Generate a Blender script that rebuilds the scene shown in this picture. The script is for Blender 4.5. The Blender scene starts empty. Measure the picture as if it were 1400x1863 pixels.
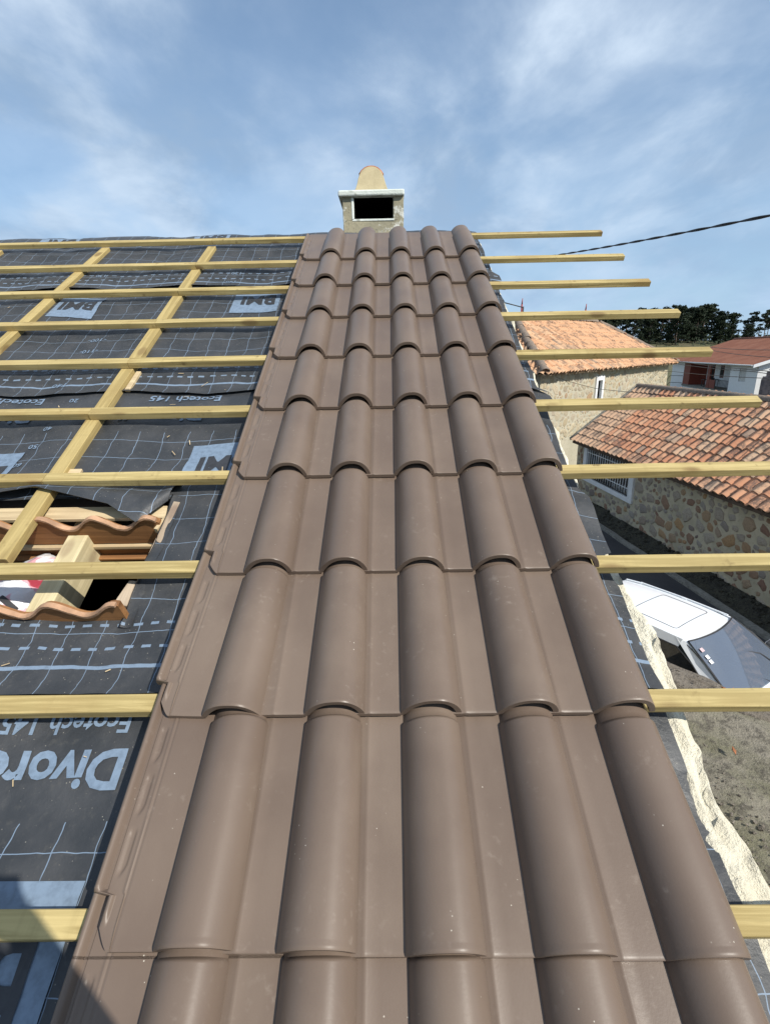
import bpy, bmesh, math, random
from mathutils import Vector, Matrix, noise
random.seed(7)
S = bpy.context.scene
COL = S.collection
D2R = math.radians
PI = math.pi

# ------------------------------------------------------------------ camera, world, sun
EYE = 4.9                                    # camera height above the alley
PITCH = D2R(28.0)                            # slope of the roof being tiled
CAM_ROOF = Vector((.3896194, -.0716317, 1.0599238))   # camera in roof axes (across, up the slope, off the roof)
TILT = Matrix.Rotation(PITCH, 4, 'X')
ROOF = Matrix.Translation((0, 0, EYE)) @ Matrix.Translation(-(TILT @ CAM_ROOF)) @ TILT   # roof axes -> world

cam_d = bpy.data.cameras.new('camera')
cam = bpy.data.objects.new('camera', cam_d)
COL.objects.link(cam)
rz = Matrix.Rotation(D2R(-1.24745296), 4, 'Z'); rx = Matrix.Rotation(D2R(44.81382444), 4, 'X'); ry = Matrix.Rotation(D2R(1.49525464), 4, 'Y')
cam.matrix_world = ROOF @ Matrix.Translation(CAM_ROOF) @ rz @ rx @ ry
cam_d.sensor_fit = 'VERTICAL'; cam_d.sensor_height = 24.0
cam_d.lens = 930.0 / 1863.0 * 24.0
cam_d.clip_start = .02; cam_d.clip_end = 3000
S.camera = cam

SUN = Vector((.540, -.528, .655)).normalized()
EL = math.asin(SUN.z); AZ = math.atan2(SUN.x, SUN.y)     # azimuth clockwise from +Y
W = bpy.data.worlds.new('World'); S.world = W; W.use_nodes = True
def world():
    nt = W.node_tree; N = nt.nodes; L = nt.links; N.clear()
    def nd(t, **k):
        n = N.new(t)
        for a, v in k.items(): setattr(n, a, v)
        return n
    out = nd('ShaderNodeOutputWorld'); bg = nd('ShaderNodeBackground'); bg.inputs[1].default_value = .1
    sky = nd('ShaderNodeTexSky'); sky.sky_type = 'NISHITA'; sky.sun_disc = False
    sky.sun_elevation = EL; sky.sun_rotation = AZ
    sky.air_density = 1.0; sky.dust_density = .6; sky.ozone_density = 1.6
    tc = nd('ShaderNodeTexCoord'); sp = nd('ShaderNodeSeparateXYZ'); L.new(tc.outputs['Generated'], sp.inputs[0])
    zc = nd('ShaderNodeMath', operation='MAXIMUM'); L.new(sp.outputs[2], zc.inputs[0]); zc.inputs[1].default_value = 0
    za = nd('ShaderNodeMath', operation='ADD'); L.new(zc.outputs[0], za.inputs[0]); za.inputs[1].default_value = .28
    dx = nd('ShaderNodeMath', operation='DIVIDE'); L.new(sp.outputs[0], dx.inputs[0]); L.new(za.outputs[0], dx.inputs[1])
    dy = nd('ShaderNodeMath', operation='DIVIDE'); L.new(sp.outputs[1], dy.inputs[0]); L.new(za.outputs[0], dy.inputs[1])
    cb = nd('ShaderNodeCombineXYZ'); L.new(dx.outputs[0], cb.inputs[0]); L.new(dy.outputs[0], cb.inputs[1])
    def noise_layer(rot, scl, scale, detail, rough, dist):
        mp = nd('ShaderNodeMapping'); mp.inputs['Rotation'].default_value = (0, 0, rot); mp.inputs['Scale'].default_value = scl
        L.new(cb.outputs[0], mp.inputs[0])
        n = nd('ShaderNodeTexNoise'); n.inputs['Scale'].default_value = scale; n.inputs['Detail'].default_value = detail
        n.inputs['Roughness'].default_value = rough; n.inputs['Distortion'].default_value = dist
        L.new(mp.outputs[0], n.inputs[0]); return n
    def ramp(n, a, b):
        r = nd('ShaderNodeMapRange'); r.interpolation_type = 'SMOOTHSTEP'
        r.inputs[1].default_value = a; r.inputs[2].default_value = b; L.new(n.outputs[0], r.inputs[0]); return r
    n1 = noise_layer(.5, (1, .85, 1), 1.75, 8, .54, .35); r1 = ramp(n1, .38, .61)
    n2 = noise_layer(-.5, (1, .7, 1), 5.2, 8, .58, .3); r2 = ramp(n2, .28, .72)
    n3 = noise_layer(1.1, (1, .8, 1), 1.9, 7, .56, .3); r3 = ramp(n3, .38, .64)
    mu = nd('ShaderNodeMath', operation='MULTIPLY'); L.new(r1.outputs[0], mu.inputs[0]); L.new(r2.outputs[0], mu.inputs[1])
    ad = nd('ShaderNodeMath', operation='MULTIPLY_ADD'); L.new(r1.outputs[0], ad.inputs[0]); ad.inputs[1].default_value = .5; L.new(mu.outputs[0], ad.inputs[2])
    sc = nd('ShaderNodeMath', operation='MULTIPLY_ADD'); L.new(ad.outputs[0], sc.inputs[0]); sc.inputs[1].default_value = .58; sc.inputs[2].default_value = .32; sc.use_clamp = True
    # cloud colour: thin white veil with greyer bellies
    sat = nd('ShaderNodeMix', data_type='RGBA', blend_type='MULTIPLY'); sat.inputs[0].default_value = 1; L.new(sky.outputs[0], sat.inputs[6]); sat.inputs[7].default_value = (1.0, 1.16, 1.26, 1)
    cc = nd('ShaderNodeMix', data_type='RGBA'); L.new(r3.outputs[0], cc.inputs[0])
    cc.inputs[6].default_value = (6.5, 7.6, 9.0, 1); cc.inputs[7].default_value = (2.7, 3.85, 5.6, 1)
    mx = nd('ShaderNodeMix', data_type='RGBA'); L.new(sc.outputs[0], mx.inputs[0]); L.new(sat.outputs[2], mx.inputs[6]); L.new(cc.outputs[2], mx.inputs[7])
    # moist bluish air towards the horizon, all the way round
    iz = nd('ShaderNodeMath', operation='SUBTRACT'); iz.inputs[0].default_value = 1; L.new(zc.outputs[0], iz.inputs[1])
    pw = nd('ShaderNodeMath', operation='POWER'); L.new(iz.outputs[0], pw.inputs[0]); pw.inputs[1].default_value = 3.
    ps = nd('ShaderNodeMath', operation='MULTIPLY'); L.new(pw.outputs[0], ps.inputs[0]); ps.inputs[1].default_value = .85
    hz = nd('ShaderNodeMix', data_type='RGBA'); L.new(ps.outputs[0], hz.inputs[0]); L.new(mx.outputs[2], hz.inputs[6]); hz.inputs[7].default_value = (3.95, 5.75, 7.9, 1)
    L.new(hz.outputs[2], bg.inputs[0]); L.new(bg.outputs[0], out.inputs[0])
world()
sun_d = bpy.data.lights.new('sun', 'SUN'); sun_d.energy = 4.9; sun_d.angle = D2R(.53); sun_d.color = (1, .955, .87)
sun = bpy.data.objects.new('sun', sun_d); COL.objects.link(sun)
sun.rotation_euler = SUN.to_track_quat('Z', 'Y').to_euler(); sun.location = (6, -8, 14)
S.view_settings.view_transform = 'Standard'; S.view_settings.look = 'None'
S.view_settings.exposure = 0.12; S.view_settings.gamma = 1.0
S.view_settings.use_curve_mapping = False

# ------------------------------------------------------------------ materials
class G:
    """tiny node-graph helper"""
    def __init__(s, name, rough=.7, spec=.4):
        s.m = bpy.data.materials.new(name); s.m.use_nodes = True
        s.nt = s.m.node_tree; s.N = s.nt.nodes; s.L = s.nt.links
        s.b = s.N['Principled BSDF']; s.b.inputs['Roughness'].default_value = rough
        s.b.inputs['Specular IOR Level'].default_value = spec
        s.tc = s.N.new('ShaderNodeTexCoord')
    def link(s, a, b): s.L.new(a, b)
    def val(s, v, inp):
        if hasattr(v, 'is_linked') or hasattr(v, 'links'): s.L.new(v, inp)
        else: inp.default_value = v
    def math(s, op, a, b=None, c=None, clamp=False):
        n = s.N.new('ShaderNodeMath'); n.operation = op; n.use_clamp = clamp
        s.val(a, n.inputs[0])
        if b is not None: s.val(b, n.inputs[1])
        if c is not None: s.val(c, n.inputs[2])
        return n.outputs[0]
    def coord(s, scale=(1, 1, 1), rot=(0, 0, 0), which='Object', rnd=0):
        mp = s.N.new('ShaderNodeMapping'); mp.inputs['Scale'].default_value = scale; mp.inputs['Rotation'].default_value = rot
        s.L.new(s.tc.outputs[which], mp.inputs[0])
        if rnd:
            oi = s.N.new('ShaderNodeObjectInfo'); sc = s.math('MULTIPLY', oi.outputs['Random'], rnd)
            cb = s.N.new('ShaderNodeCombineXYZ')
            for i in range(3): s.L.new(sc, cb.inputs[i])
            s.L.new(cb.outputs[0], mp.inputs['Location'])
        return mp.outputs[0]
    def noise(s, vec, scale, detail=5, rough=.55, dist=0):
        n = s.N.new('ShaderNodeTexNoise'); s.L.new(vec, n.inputs[0])
        n.inputs['Scale'].default_value = scale; n.inputs['Detail'].default_value = detail
        n.inputs['Roughness'].default_value = rough; n.inputs['Distortion'].default_value = dist
        return n.outputs[0]
    def voro(s, vec, scale, feature='F1', out='Distance', rnd=1):
        n = s.N.new('ShaderNodeTexVoronoi'); s.L.new(vec, n.inputs[0]); n.feature = feature
        n.inputs['Scale'].default_value = scale; n.inputs['Randomness'].default_value = rnd
        return n.outputs[out]
    def rng(s, v, a, b, c=0., d=1., smooth=True):
        n = s.N.new('ShaderNodeMapRange'); n.interpolation_type = 'SMOOTHSTEP' if smooth else 'LINEAR'
        s.L.new(v, n.inputs[0])
        for i, x in enumerate((a, b, c, d)): n.inputs[i + 1].default_value = x
        return n.outputs[0]
    def mix(s, f, a, b, mode='MIX'):
        n = s.N.new('ShaderNodeMix'); n.data_type = 'RGBA'; n.blend_type = mode
        s.val(f, n.inputs[0])
        for v, i in ((a, 6), (b, 7)):
            if isinstance(v, tuple): n.inputs[i].default_value = (*v, 1)
            else: s.L.new(v, n.inputs[i])
        return n.outputs[2]
    def ramp(s, v, stops):
        n = s.N.new('ShaderNodeValToRGB'); s.L.new(v, n.inputs[0]); e = n.color_ramp.elements
        while len(e) < len(stops): e.new(.5)
        for el, (p, c) in zip(e, stops): el.position = p; el.color = (*c, 1)
        return n.outputs[0]
    def rand(s): 
        return s.N.new('ShaderNodeObjectInfo').outputs['Random']
    def color(s, c):
        if isinstance(c, tuple): s.b.inputs['Base Color'].default_value = (*c, 1)
        else: s.L.new(c, s.b.inputs['Base Color'])
    def rough(s, v): s.L.new(v, s.b.inputs['Roughness'])
    def bump(s, h, strength=.3, dist=.01):
        n = s.N.new('ShaderNodeBump'); n.inputs['Strength'].default_value = strength; n.inputs['Distance'].default_value = dist
        s.L.new(h, n.inputs['Height']); s.L.new(n.outputs[0], s.b.inputs['Normal'])

def m_plain(name, c, rough=.6, var=.12, scale=8, bump=.0, spec=.4, metal=0):
    g = G(name, rough, spec); v = g.coord(rnd=20)
    n = g.noise(v, scale, 6)
    g.color(g.mix(g.rng(n, .3, .7), tuple(x * (1 - var) for x in c), tuple(min(1, x * (1 + var)) for x in c)))
    g.b.inputs['Metallic'].default_value = metal
    if bump: g.bump(g.noise(v, scale * 5, 6), bump, .01)
    return g.m

def m_tile():
    g = G('brown_engobe', .42, .33); v = g.coord(rnd=30)
    n = g.noise(v, 3.5, 5); n2 = g.noise(v, 60, 4, .6)
    base = g.mix(g.rng(n, .3, .7), (.143, .105, .081), (.180, .135, .104))
    base = g.mix(g.math('MULTIPLY', g.rand(), .55), base, (.140, .101, .078))
    big = g.noise(g.coord((1, .4, 1), rnd=11), 7, 4)
    base = g.mix(g.math('MULTIPLY', g.rng(big, .5, .75), .35), base, (.215, .165, .125))
    # clay-dust streaks and little white splashes
    dust = g.math('MULTIPLY', g.rng(n2, .55, .8), g.rng(g.noise(v, 6, 3), .45, .75))
    base = g.mix(g.math('MULTIPLY', dust, .30), base, (.42, .36, .30))
    sp = g.voro(g.coord(rnd=50), 75); keep = g.rng(g.noise(g.coord(rnd=9), 14, 3), .57, .68)
    speck = g.math('MULTIPLY', g.math('LESS_THAN', sp, .085), keep)
    g.color(g.mix(g.math('MULTIPLY', speck, .8), base, (.62, .57, .48)))
    g.rough(g.math('ADD', g.rng(n, .3, .7, .34, .46), g.math('MULTIPLY', dust, .2)))
    g.bump(g.noise(v, 220, 3), .06, .002)
    return g.m

def m_wood(name, c1, c2, c3, axis=0, stain=.5):
    g = G(name, .75, .25)
    sc = [26, 26, 26]; sc[axis] = 1.1
    v = g.coord(tuple(sc), rnd=40); v2 = g.coord(rnd=25)
    gr = g.noise(v, 1.6, 7, .62, .9); bl = g.noise(v2, 3.2, 5); sm = g.noise(v2, 22, 5, .6)
    col = g.mix(g.rng(gr, .40, .60), tuple(x * .78 for x in c1), c2)
    col = g.mix(g.math('MULTIPLY', g.rng(bl, .48, .72), .55), col, c3)
    col = g.mix(g.math('MULTIPLY', g.rng(sm, .6, .76), stain), col, tuple(x * .42 for x in c3))
    kn = g.voro(g.coord(tuple(9 if i != axis else 4.2 for i in range(3)), rnd=33), 1.0)
    col = g.mix(g.rng(kn, .10, .22, .85, 0.), col, (c3[0] * .42, c3[1] * .33, c3[2] * .35))
    fine = g.noise(g.coord(tuple(150 if i != axis else 3.5 for i in range(3)), rnd=15), 1.0, 4)
    col = g.mix(g.math('MULTIPLY', g.rng(fine, .56, .72), .5), col, tuple(x * .55 for x in c1))
    saw = g.noise(g.coord(tuple(2 if i != axis else 34 for i in range(3)), rnd=8), 1.0, 4)
    col = g.mix(g.math('MULTIPLY', g.rng(saw, .52, .74), .35), col, tuple(x * .62 for x in c1))
    sat = g.mix(g.math('MULTIPLY', g.rand(), .45), col, tuple(x * .82 for x in c2))
    g.color(sat); g.bump(gr, .35, .003)
    return g.m

GU, GD = .0905, .103          # printed grid of the underlay: across, up the slope
INK = (.190, .255, .340)
def m_underlay(name, edge=None, grid=True):
    g = G(name, .5, .42); v = g.coord()
    n = g.noise(v, 9, 6); n2 = g.noise(v, 55, 6, .65); n3 = g.noise(v, 230, 3)
    base = g.mix(g.rng(n, .3, .7), (.034, .037, .041), (.054, .056, .060))
    base = g.mix(g.math('MULTIPLY', g.rng(n2, .52, .8), .4), base, (.105, .100, .088))
    fl = g.math('MULTIPLY', g.rng(n3, .66, .78), g.rng(n, .45, .65))
    base = g.mix(g.math('MULTIPLY', fl, .5), base, (.34, .30, .22))
    sp_ = g.math('MULTIPLY', g.math('LESS_THAN', g.voro(v, 95), .10), g.rng(n2, .48, .60))
    base = g.mix(g.math('MULTIPLY', sp_, .7), base, (.42, .39, .32))
    if grid:
        wob = g.noise(v, 7, 3); wob2 = g.noise(v, 19, 3)
        w = g.math('ADD', g.math('MULTIPLY', g.math('SUBTRACT', wob, .5), .038), g.math('MULTIPLY', g.math('SUBTRACT', wob2, .5), .004))
        sx = g.N.new('ShaderNodeSeparateXYZ'); g.link(v, sx.inputs[0])
        u = g.math('ADD', sx.outputs[0], w); d = g.math('ADD', sx.outputs[1], g.math('MULTIPLY', w, .55))
        def line(x, period, phase, half):
            f = g.math('FLOORED_MODULO', g.math('SUBTRACT', x, phase), period)
            q = g.math('MINIMUM', f, g.math('SUBTRACT', period, f))
            return g.rng(q, half * .7, half * 1.3, 1., 0.)
        e = edge
        zone = g.math('LESS_THAN', d, e + 1.314 - .262)
        ink = g.math('MULTIPLY', line(u, GU, -.19, .00095), zone)
        def band(d0, half):
            return g.rng(g.math('ABSOLUTE', g.math('SUBTRACT', d, d0)), half * .85, half * 1.15, 1., 0.)
        hl = g.math('MULTIPLY', g.math('MULTIPLY', line(d, GD, e + .073, .0009), g.math('GREATER_THAN', d, e + .12)), g.math('LESS_THAN', d, e + 1.314 - .25))
        ink = g.math('MAXIMUM', ink, hl)
        ink = g.math('MAXIMUM', ink, band(e + .075, .0052))
        ds = g.math('LESS_THAN', g.math('FLOORED_MODULO', g.math('SUBTRACT', u, .02), GU / 2), GU * .26)
        for o in (.130, .200):
            ink = g.math('MAXIMUM', ink, g.math('MULTIPLY', band(e + o, .0042), ds))
        fade = g.rng(g.noise(v, 40, 4), .2, .5, .55, .95)
        base = g.mix(g.math('MULTIPLY', ink, fade), base, INK)
    g.color(base); g.rough(g.rng(n, .3, .7, .42, .6))
    g.bump(g.math('ADD', g.math('MULTIPLY', n, 1.0), g.math('MULTIPLY', n2, .25)), .35, .02)
    return g.m

def m_ink(name='printed_ink', c=INK):
    g = G(name, .5, .4); v = g.coord(); n = g.noise(v, 60, 5, .6)
    g.color(g.mix(g.rng(n, .35, .75), c, tuple(x * .72 for x in c))); return g.m

def m_clay(name, stops, weather=.6, coarse=3.0):
    g = G(name, .85, .15); v = g.coord(rnd=60)
    c = g.ramp(g.rand(), stops)
    n = g.noise(v, coarse, 5, .6); n2 = g.noise(v, 26, 5, .65)
    c = g.mix(g.math('MULTIPLY', g.rng(n2, .4, .75), .4), c, (.52, .33, .21))
    c = g.mix(g.math('MULTIPLY', g.math('MULTIPLY', g.rng(n, .47, .62), g.rng(n2, .3, .55)), weather), c, (.105, .085, .075))
    g.color(c); g.bump(n2, .3, .006); return g.m

def m_stone(name, stops):
    g = G(name, .85, .2); v = g.coord(rnd=70)
    c = g.ramp(g.rand(), stops); n = g.noise(v, 9, 7, .65); n2 = g.noise(v, 40, 5, .6)
    c = g.mix(g.math('MULTIPLY', g.rng(n, .42, .72), .55), c, (.16, .11, .075))
    c = g.mix(g.math('MULTIPLY', g.rng(n2, .5, .75), .35), c, (.42, .37, .28))
    g.color(c); g.bump(g.math('ADD', n, g.math('MULTIPLY', n2, .5)), .6, .02); return g.m

def m_mottle(name, c1, c2, c3, s1=2., s2=14., rough=.9, bump=.5, th=(.45, .62), c4=None, bd=.03):
    g = G(name, rough, .2); v = g.coord()
    n1 = g.noise(v, s1, 6, .6, .3); n2 = g.noise(v, s2, 6, .65); n3 = g.noise(v, s2 * 5, 4, .6)
    c = g.mix(g.rng(n1, .35, .65), c1, c2)
    c = g.mix(g.math('MULTIPLY', g.rng(n2, *th), .8), c, c3)
    if c4: c = g.mix(g.rng(n3, .58, .7), c, c4)
    g.color(c); g.bump(g.math('ADD', n2, g.math('MULTIPLY', n3, .4)), bump, bd); return g.m

def m_glass(name, tint=(.55, .6, .6), refl=.12, op=.35, dark=(.03, .035, .04)):
    g = G(name, .03, .5); g.color(dark); nt = g.nt
    tr = g.N.new('ShaderNodeBsdfTransparent'); tr.inputs[0].default_value = (*tint, 1)
    gl = g.N.new('ShaderNodeBsdfGlossy'); gl.inputs['Roughness'].default_value = .02
    fr = g.N.new('ShaderNodeFresnel'); fr.inputs[0].default_value = 1.5
    m1 = g.N.new('ShaderNodeMixShader'); m1.inputs[0].default_value = op
    g.link(tr.outputs[0], m1.inputs[1]); g.link(g.b.outputs[0], m1.inputs[2])
    m2 = g.N.new('ShaderNodeMixShader'); g.link(g.math('ADD', fr.outputs[0], refl), m2.inputs[0])
    g.link(m1.outputs[0], m2.inputs[1]); g.link(gl.outputs[0], m2.inputs[2])
    g.link(m2.outputs[0], g.N['Material Output'].inputs[0]); return g.m

M = {}
M['tile'] = m_tile()
M['batten'] = m_wood('treated_batten', (.40, .30, .118), (.52, .41, .185), (.28, .175, .062), 0, .9)
M['counter'] = m_wood('treated_counter', (.40, .295, .115), (.49, .375, .16), (.30, .19, .065), 1, .75)
M['timber'] = m_wood('new_timber', (.62, .52, .30), (.70, .60, .37), (.52, .41, .22), 1, .1)
M['oldwood'] = m_wood('old_brown_board', (.25, .115, .045), (.34, .165, .065), (.16, .075, .035), 0, .3)
M['paleboard'] = m_wood('pale_board', (.55, .42, .25), (.62, .49, .30), (.46, .33, .19), 0, .2)
M['sidewood'] = m_wood('grey_side_board', (.40, .31, .22), (.48, .39, .29), (.33, .25, .18), 1, .2)
M['corrug'] = m_plain('corrugated_edge', (.42, .25, .15), .8, .3, 20, .2)
M['foam'] = m_mottle('cream_mortar', (.80, .76, .62), (.72, .67, .53), (.46, .43, .36), 5, 40, .9, .8, (.55, .75), bd=.02)
M['render'] = m_mottle('house_render', (.55, .50, .38), (.48, .44, .34), (.35, .31, .25), 1.2, 12, .9, .3)
M['deck'] = m_plain('roof_deck', (.10, .07, .05), .9, .3, 6)
M['clay_near'] = m_clay('clay_tile', [(0, (.50, .215, .12)), (.35, (.60, .29, .165)), (.65, (.64, .34, .20)), (.9, (.60, .41, .27)), (1, (.30, .21, .16))], .78, 3.2)
M['clay_far'] = m_clay('pale_clay_tile', [(0, (.48, .255, .14)), (.35, (.58, .33, .185)), (.7, (.62, .39, .235)), (.9, (.52, .33, .20)), (1, (.30, .22, .16))], .7, 2.6)
M['clay_old'] = m_mottle('lichened_clay', (.20, .16, .13), (.27, .20, .15), (.12, .105, .09), 4, 16, .9, .5, c4=(.36, .33, .27))
M['clay_pale'] = m_mottle('lichened_eave_clay', (.40, .28, .19), (.50, .42, .32), (.22, .17, .13), 5, 12, .9, .5, c4=(.55, .52, .44))
M['stone_near'] = m_stone('rubble_stone', [(0, (.24, .135, .095)), (.2, (.34, .22, .14)), (.36, (.44, .27, .125)), (.5, (.34, .28, .22)), (.7, (.42, .36, .28)), (.85, (.36, .32, .27)), (1, (.21, .165, .14))])
M['stone_far'] = m_stone('pale_rubble_stone', [(0, (.42, .34, .22)), (.25, (.50, .43, .30)), (.5, (.36, .30, .22)), (.7, (.56, .49, .36)), (.85, (.40, .26, .15)), (1, (.34, .33, .29))])
M['mortar'] = m_mottle('wall_mortar', (.52, .45, .32), (.42, .365, .255), (.27, .23, .16), 1.5, 12, .95, .6, (.52, .75), bd=.02)
M['mortar_far'] = m_mottle('pale_wall_mortar', (.48, .44, .34), (.42, .385, .29), (.34, .29, .21), 1.0, 8, .95, .5, (.52, .75))
M['plaster'] = m_plain('white_plaster', (.72, .71, .69), .85, .06, 3, .15)
M['plaster_grey'] = m_mottle('grey_plaster', (.33, .29, .23), (.40, .35, .28), (.25, .21, .16), 1.5, 10, .9, .3)
M['shutter'] = m_plain('shutter_grey', (.60, .585, .55), .6, .05, 4)
M['white'] = m_plain('white_paint', (.80, .80, .79), .5, .03, 4)
M['iron_white'] = m_plain('white_iron', (.78, .78, .77), .4, .05, 10)
M['iron_dark'] = m_plain('dark_iron', (.05, .05, .052), .5, .1, 10)
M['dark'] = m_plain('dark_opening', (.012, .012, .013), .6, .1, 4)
M['redwood'] = m_plain('red_brown_timber', (.20, .040, .022), .55, .15, 6)
M['brickroof'] = None
M['car'] = (lambda g: (g.color((.82, .84, .86)), g.b.inputs.__getitem__('Coat Weight').__setattr__('default_value', .8), g.m)[2])(G('white_car_paint', .3, .5))
M['rubber'] = m_plain('black_rubber', (.022, .022, .024), .7, .15, 10)
M['trim'] = m_plain('black_trim', (.03, .03, .033), .5, .1, 12)
M['fabric'] = m_plain('grey_seat_fabric', (.07, .075, .085), .9, .15, 20)
M['dash'] = m_plain('grey_dashboard', (.085, .088, .095), .8, .1, 10)
M['alloy'] = m_plain('wheel_steel', (.45, .45, .46), .35, .05, 8, metal=.8)
M['glass'] = m_glass('car_glass', (.58, .66, .66), .03, .48, (.21, .25, .33))  # pale blue body colour stands in for sky reflected on the panes
M['sideglass'] = m_glass('tinted_side_glass', (.3, .33, .33), .02, .55, (.02, .023, .026))
M['winglass'] = m_glass('window_glass', (.3, .32, .32), .0, .8, (.012, .013, .015))
M['asphalt'] = m_mottle('asphalt', (.050, .048, .050), (.065, .062, .062), (.085, .08, .075), 1.2, 60, .9, .5, (.55, .75), bd=.01)
M['concrete'] = m_mottle('kerb_concrete', (.20, .19, .165), (.26, .245, .21), (.13, .12, .10), 2, 20, .9, .4)
M['ground'] = m_mottle('earth_and_grass', (.10, .095, .05), (.07, .085, .035), (.16, .13, .09), .3, 4, .95, .3)
M['ledge'] = m_mottle('mossy_concrete', (.25, .225, .18), (.175, .165, .11), (.085, .075, .062), 2.2, 16, .95, .8, (.46, .66), c4=(.27, .24, .20), bd=.03)
M['ledgecap'] = m_mottle('pebbly_concrete', (.23, .20, .165), (.18, .155, .125), (.085, .075, .065), 4, 26, .95, .9, (.48, .66), c4=(.32, .28, .24), bd=.025)
M['debris'] = m_mottle('wall_foot_litter', (.045, .042, .032), (.07, .065, .045), (.022, .02, .018), 4, 22, .95, .9, c4=(.22, .20, .17), bd=.03)
M['chim'] = m_mottle('flaking_chimney_paint', (.37, .33, .225), (.27, .25, .18), (.66, .66, .60), 7, 11, .9, .6, (.56, .64), c4=(.20, .185, .14), bd=.01)
M['chimslab'] = m_mottle('limewashed_slab', (.72, .75, .70), (.62, .66, .60), (.34, .35, .29), 6, 16, .85, .6, (.56, .68), bd=.01)
M['chimcap'] = m_mottle('ochre_cap_tile', (.47, .395, .245), (.40, .335, .205), (.29, .22, .14), 7, 22, .9, .3, (.58, .75), bd=.008)
M['terracotta'] = m_plain('terracotta_edge', (.40, .16, .08), .85, .25, 20, .2)
M['soot_shade'] = m_plain('soot_shade', (.004, .0035, .0035), .95, .2, 12, spec=.0)  # soot, blackened further to paint in the shade of the chimney mouth
M['cable'] = m_plain('black_cable', (.022, .021, .024), .5, .1, 10)
M['bag'] = None
M['leaf'] = None
M['bark'] = m_plain('pine_bark', (.13, .095, .075), .9, .25, 6, .4)

def m_leaf():
    g = G('pine_foliage', .7, .2); v = g.coord(); n = g.noise(v, .5, 4); 
    c = g.mix(g.rng(n, .35, .65), (.012, .020, .009), (.028, .040, .017))
    c = g.mix(g.math('MULTIPLY', g.rand(), .55), c, (.018, .027, .016)); g.color(c); return g.m
M['leaf'] = m_leaf()

def m_brickroof():
    g = G('red_brown_roof', .85, .2); v = g.coord()
    sx = g.N.new('ShaderNodeSeparateXYZ'); g.link(v, sx.inputs[0])
    n = g.noise(v, .7, 5); n2 = g.noise(v, 6, 5, .65)
    c = g.mix(g.rng(n, .35, .65), (.215, .085, .052), (.265, .115, .072))
    c = g.mix(g.math('MULTIPLY', g.rng(n2, .48, .72), .5), c, (.15, .075, .055)); g.color(c); g.bump(n2, .3, .03); return g.m
M['brickroof'] = m_brickroof()

def m_bag():
    g = G('printed_plastic_sack', .35, .5); v = g.coord(); n = g.noise(v, 9, 3, .5, .4)
    c = g.mix(g.rng(n, .52, .56), (.74, .74, .76), (.72, .40, .44)); n2 = g.noise(g.coord((1, 1.6, 1)), 5, 2)
    c = g.mix(g.rng(n2, .60, .63), c, (.33, .04, .06)); g.color(c); g.bump(g.noise(v, 14, 4), .5, .02); return g.m
M['bag'] = m_bag()

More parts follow.
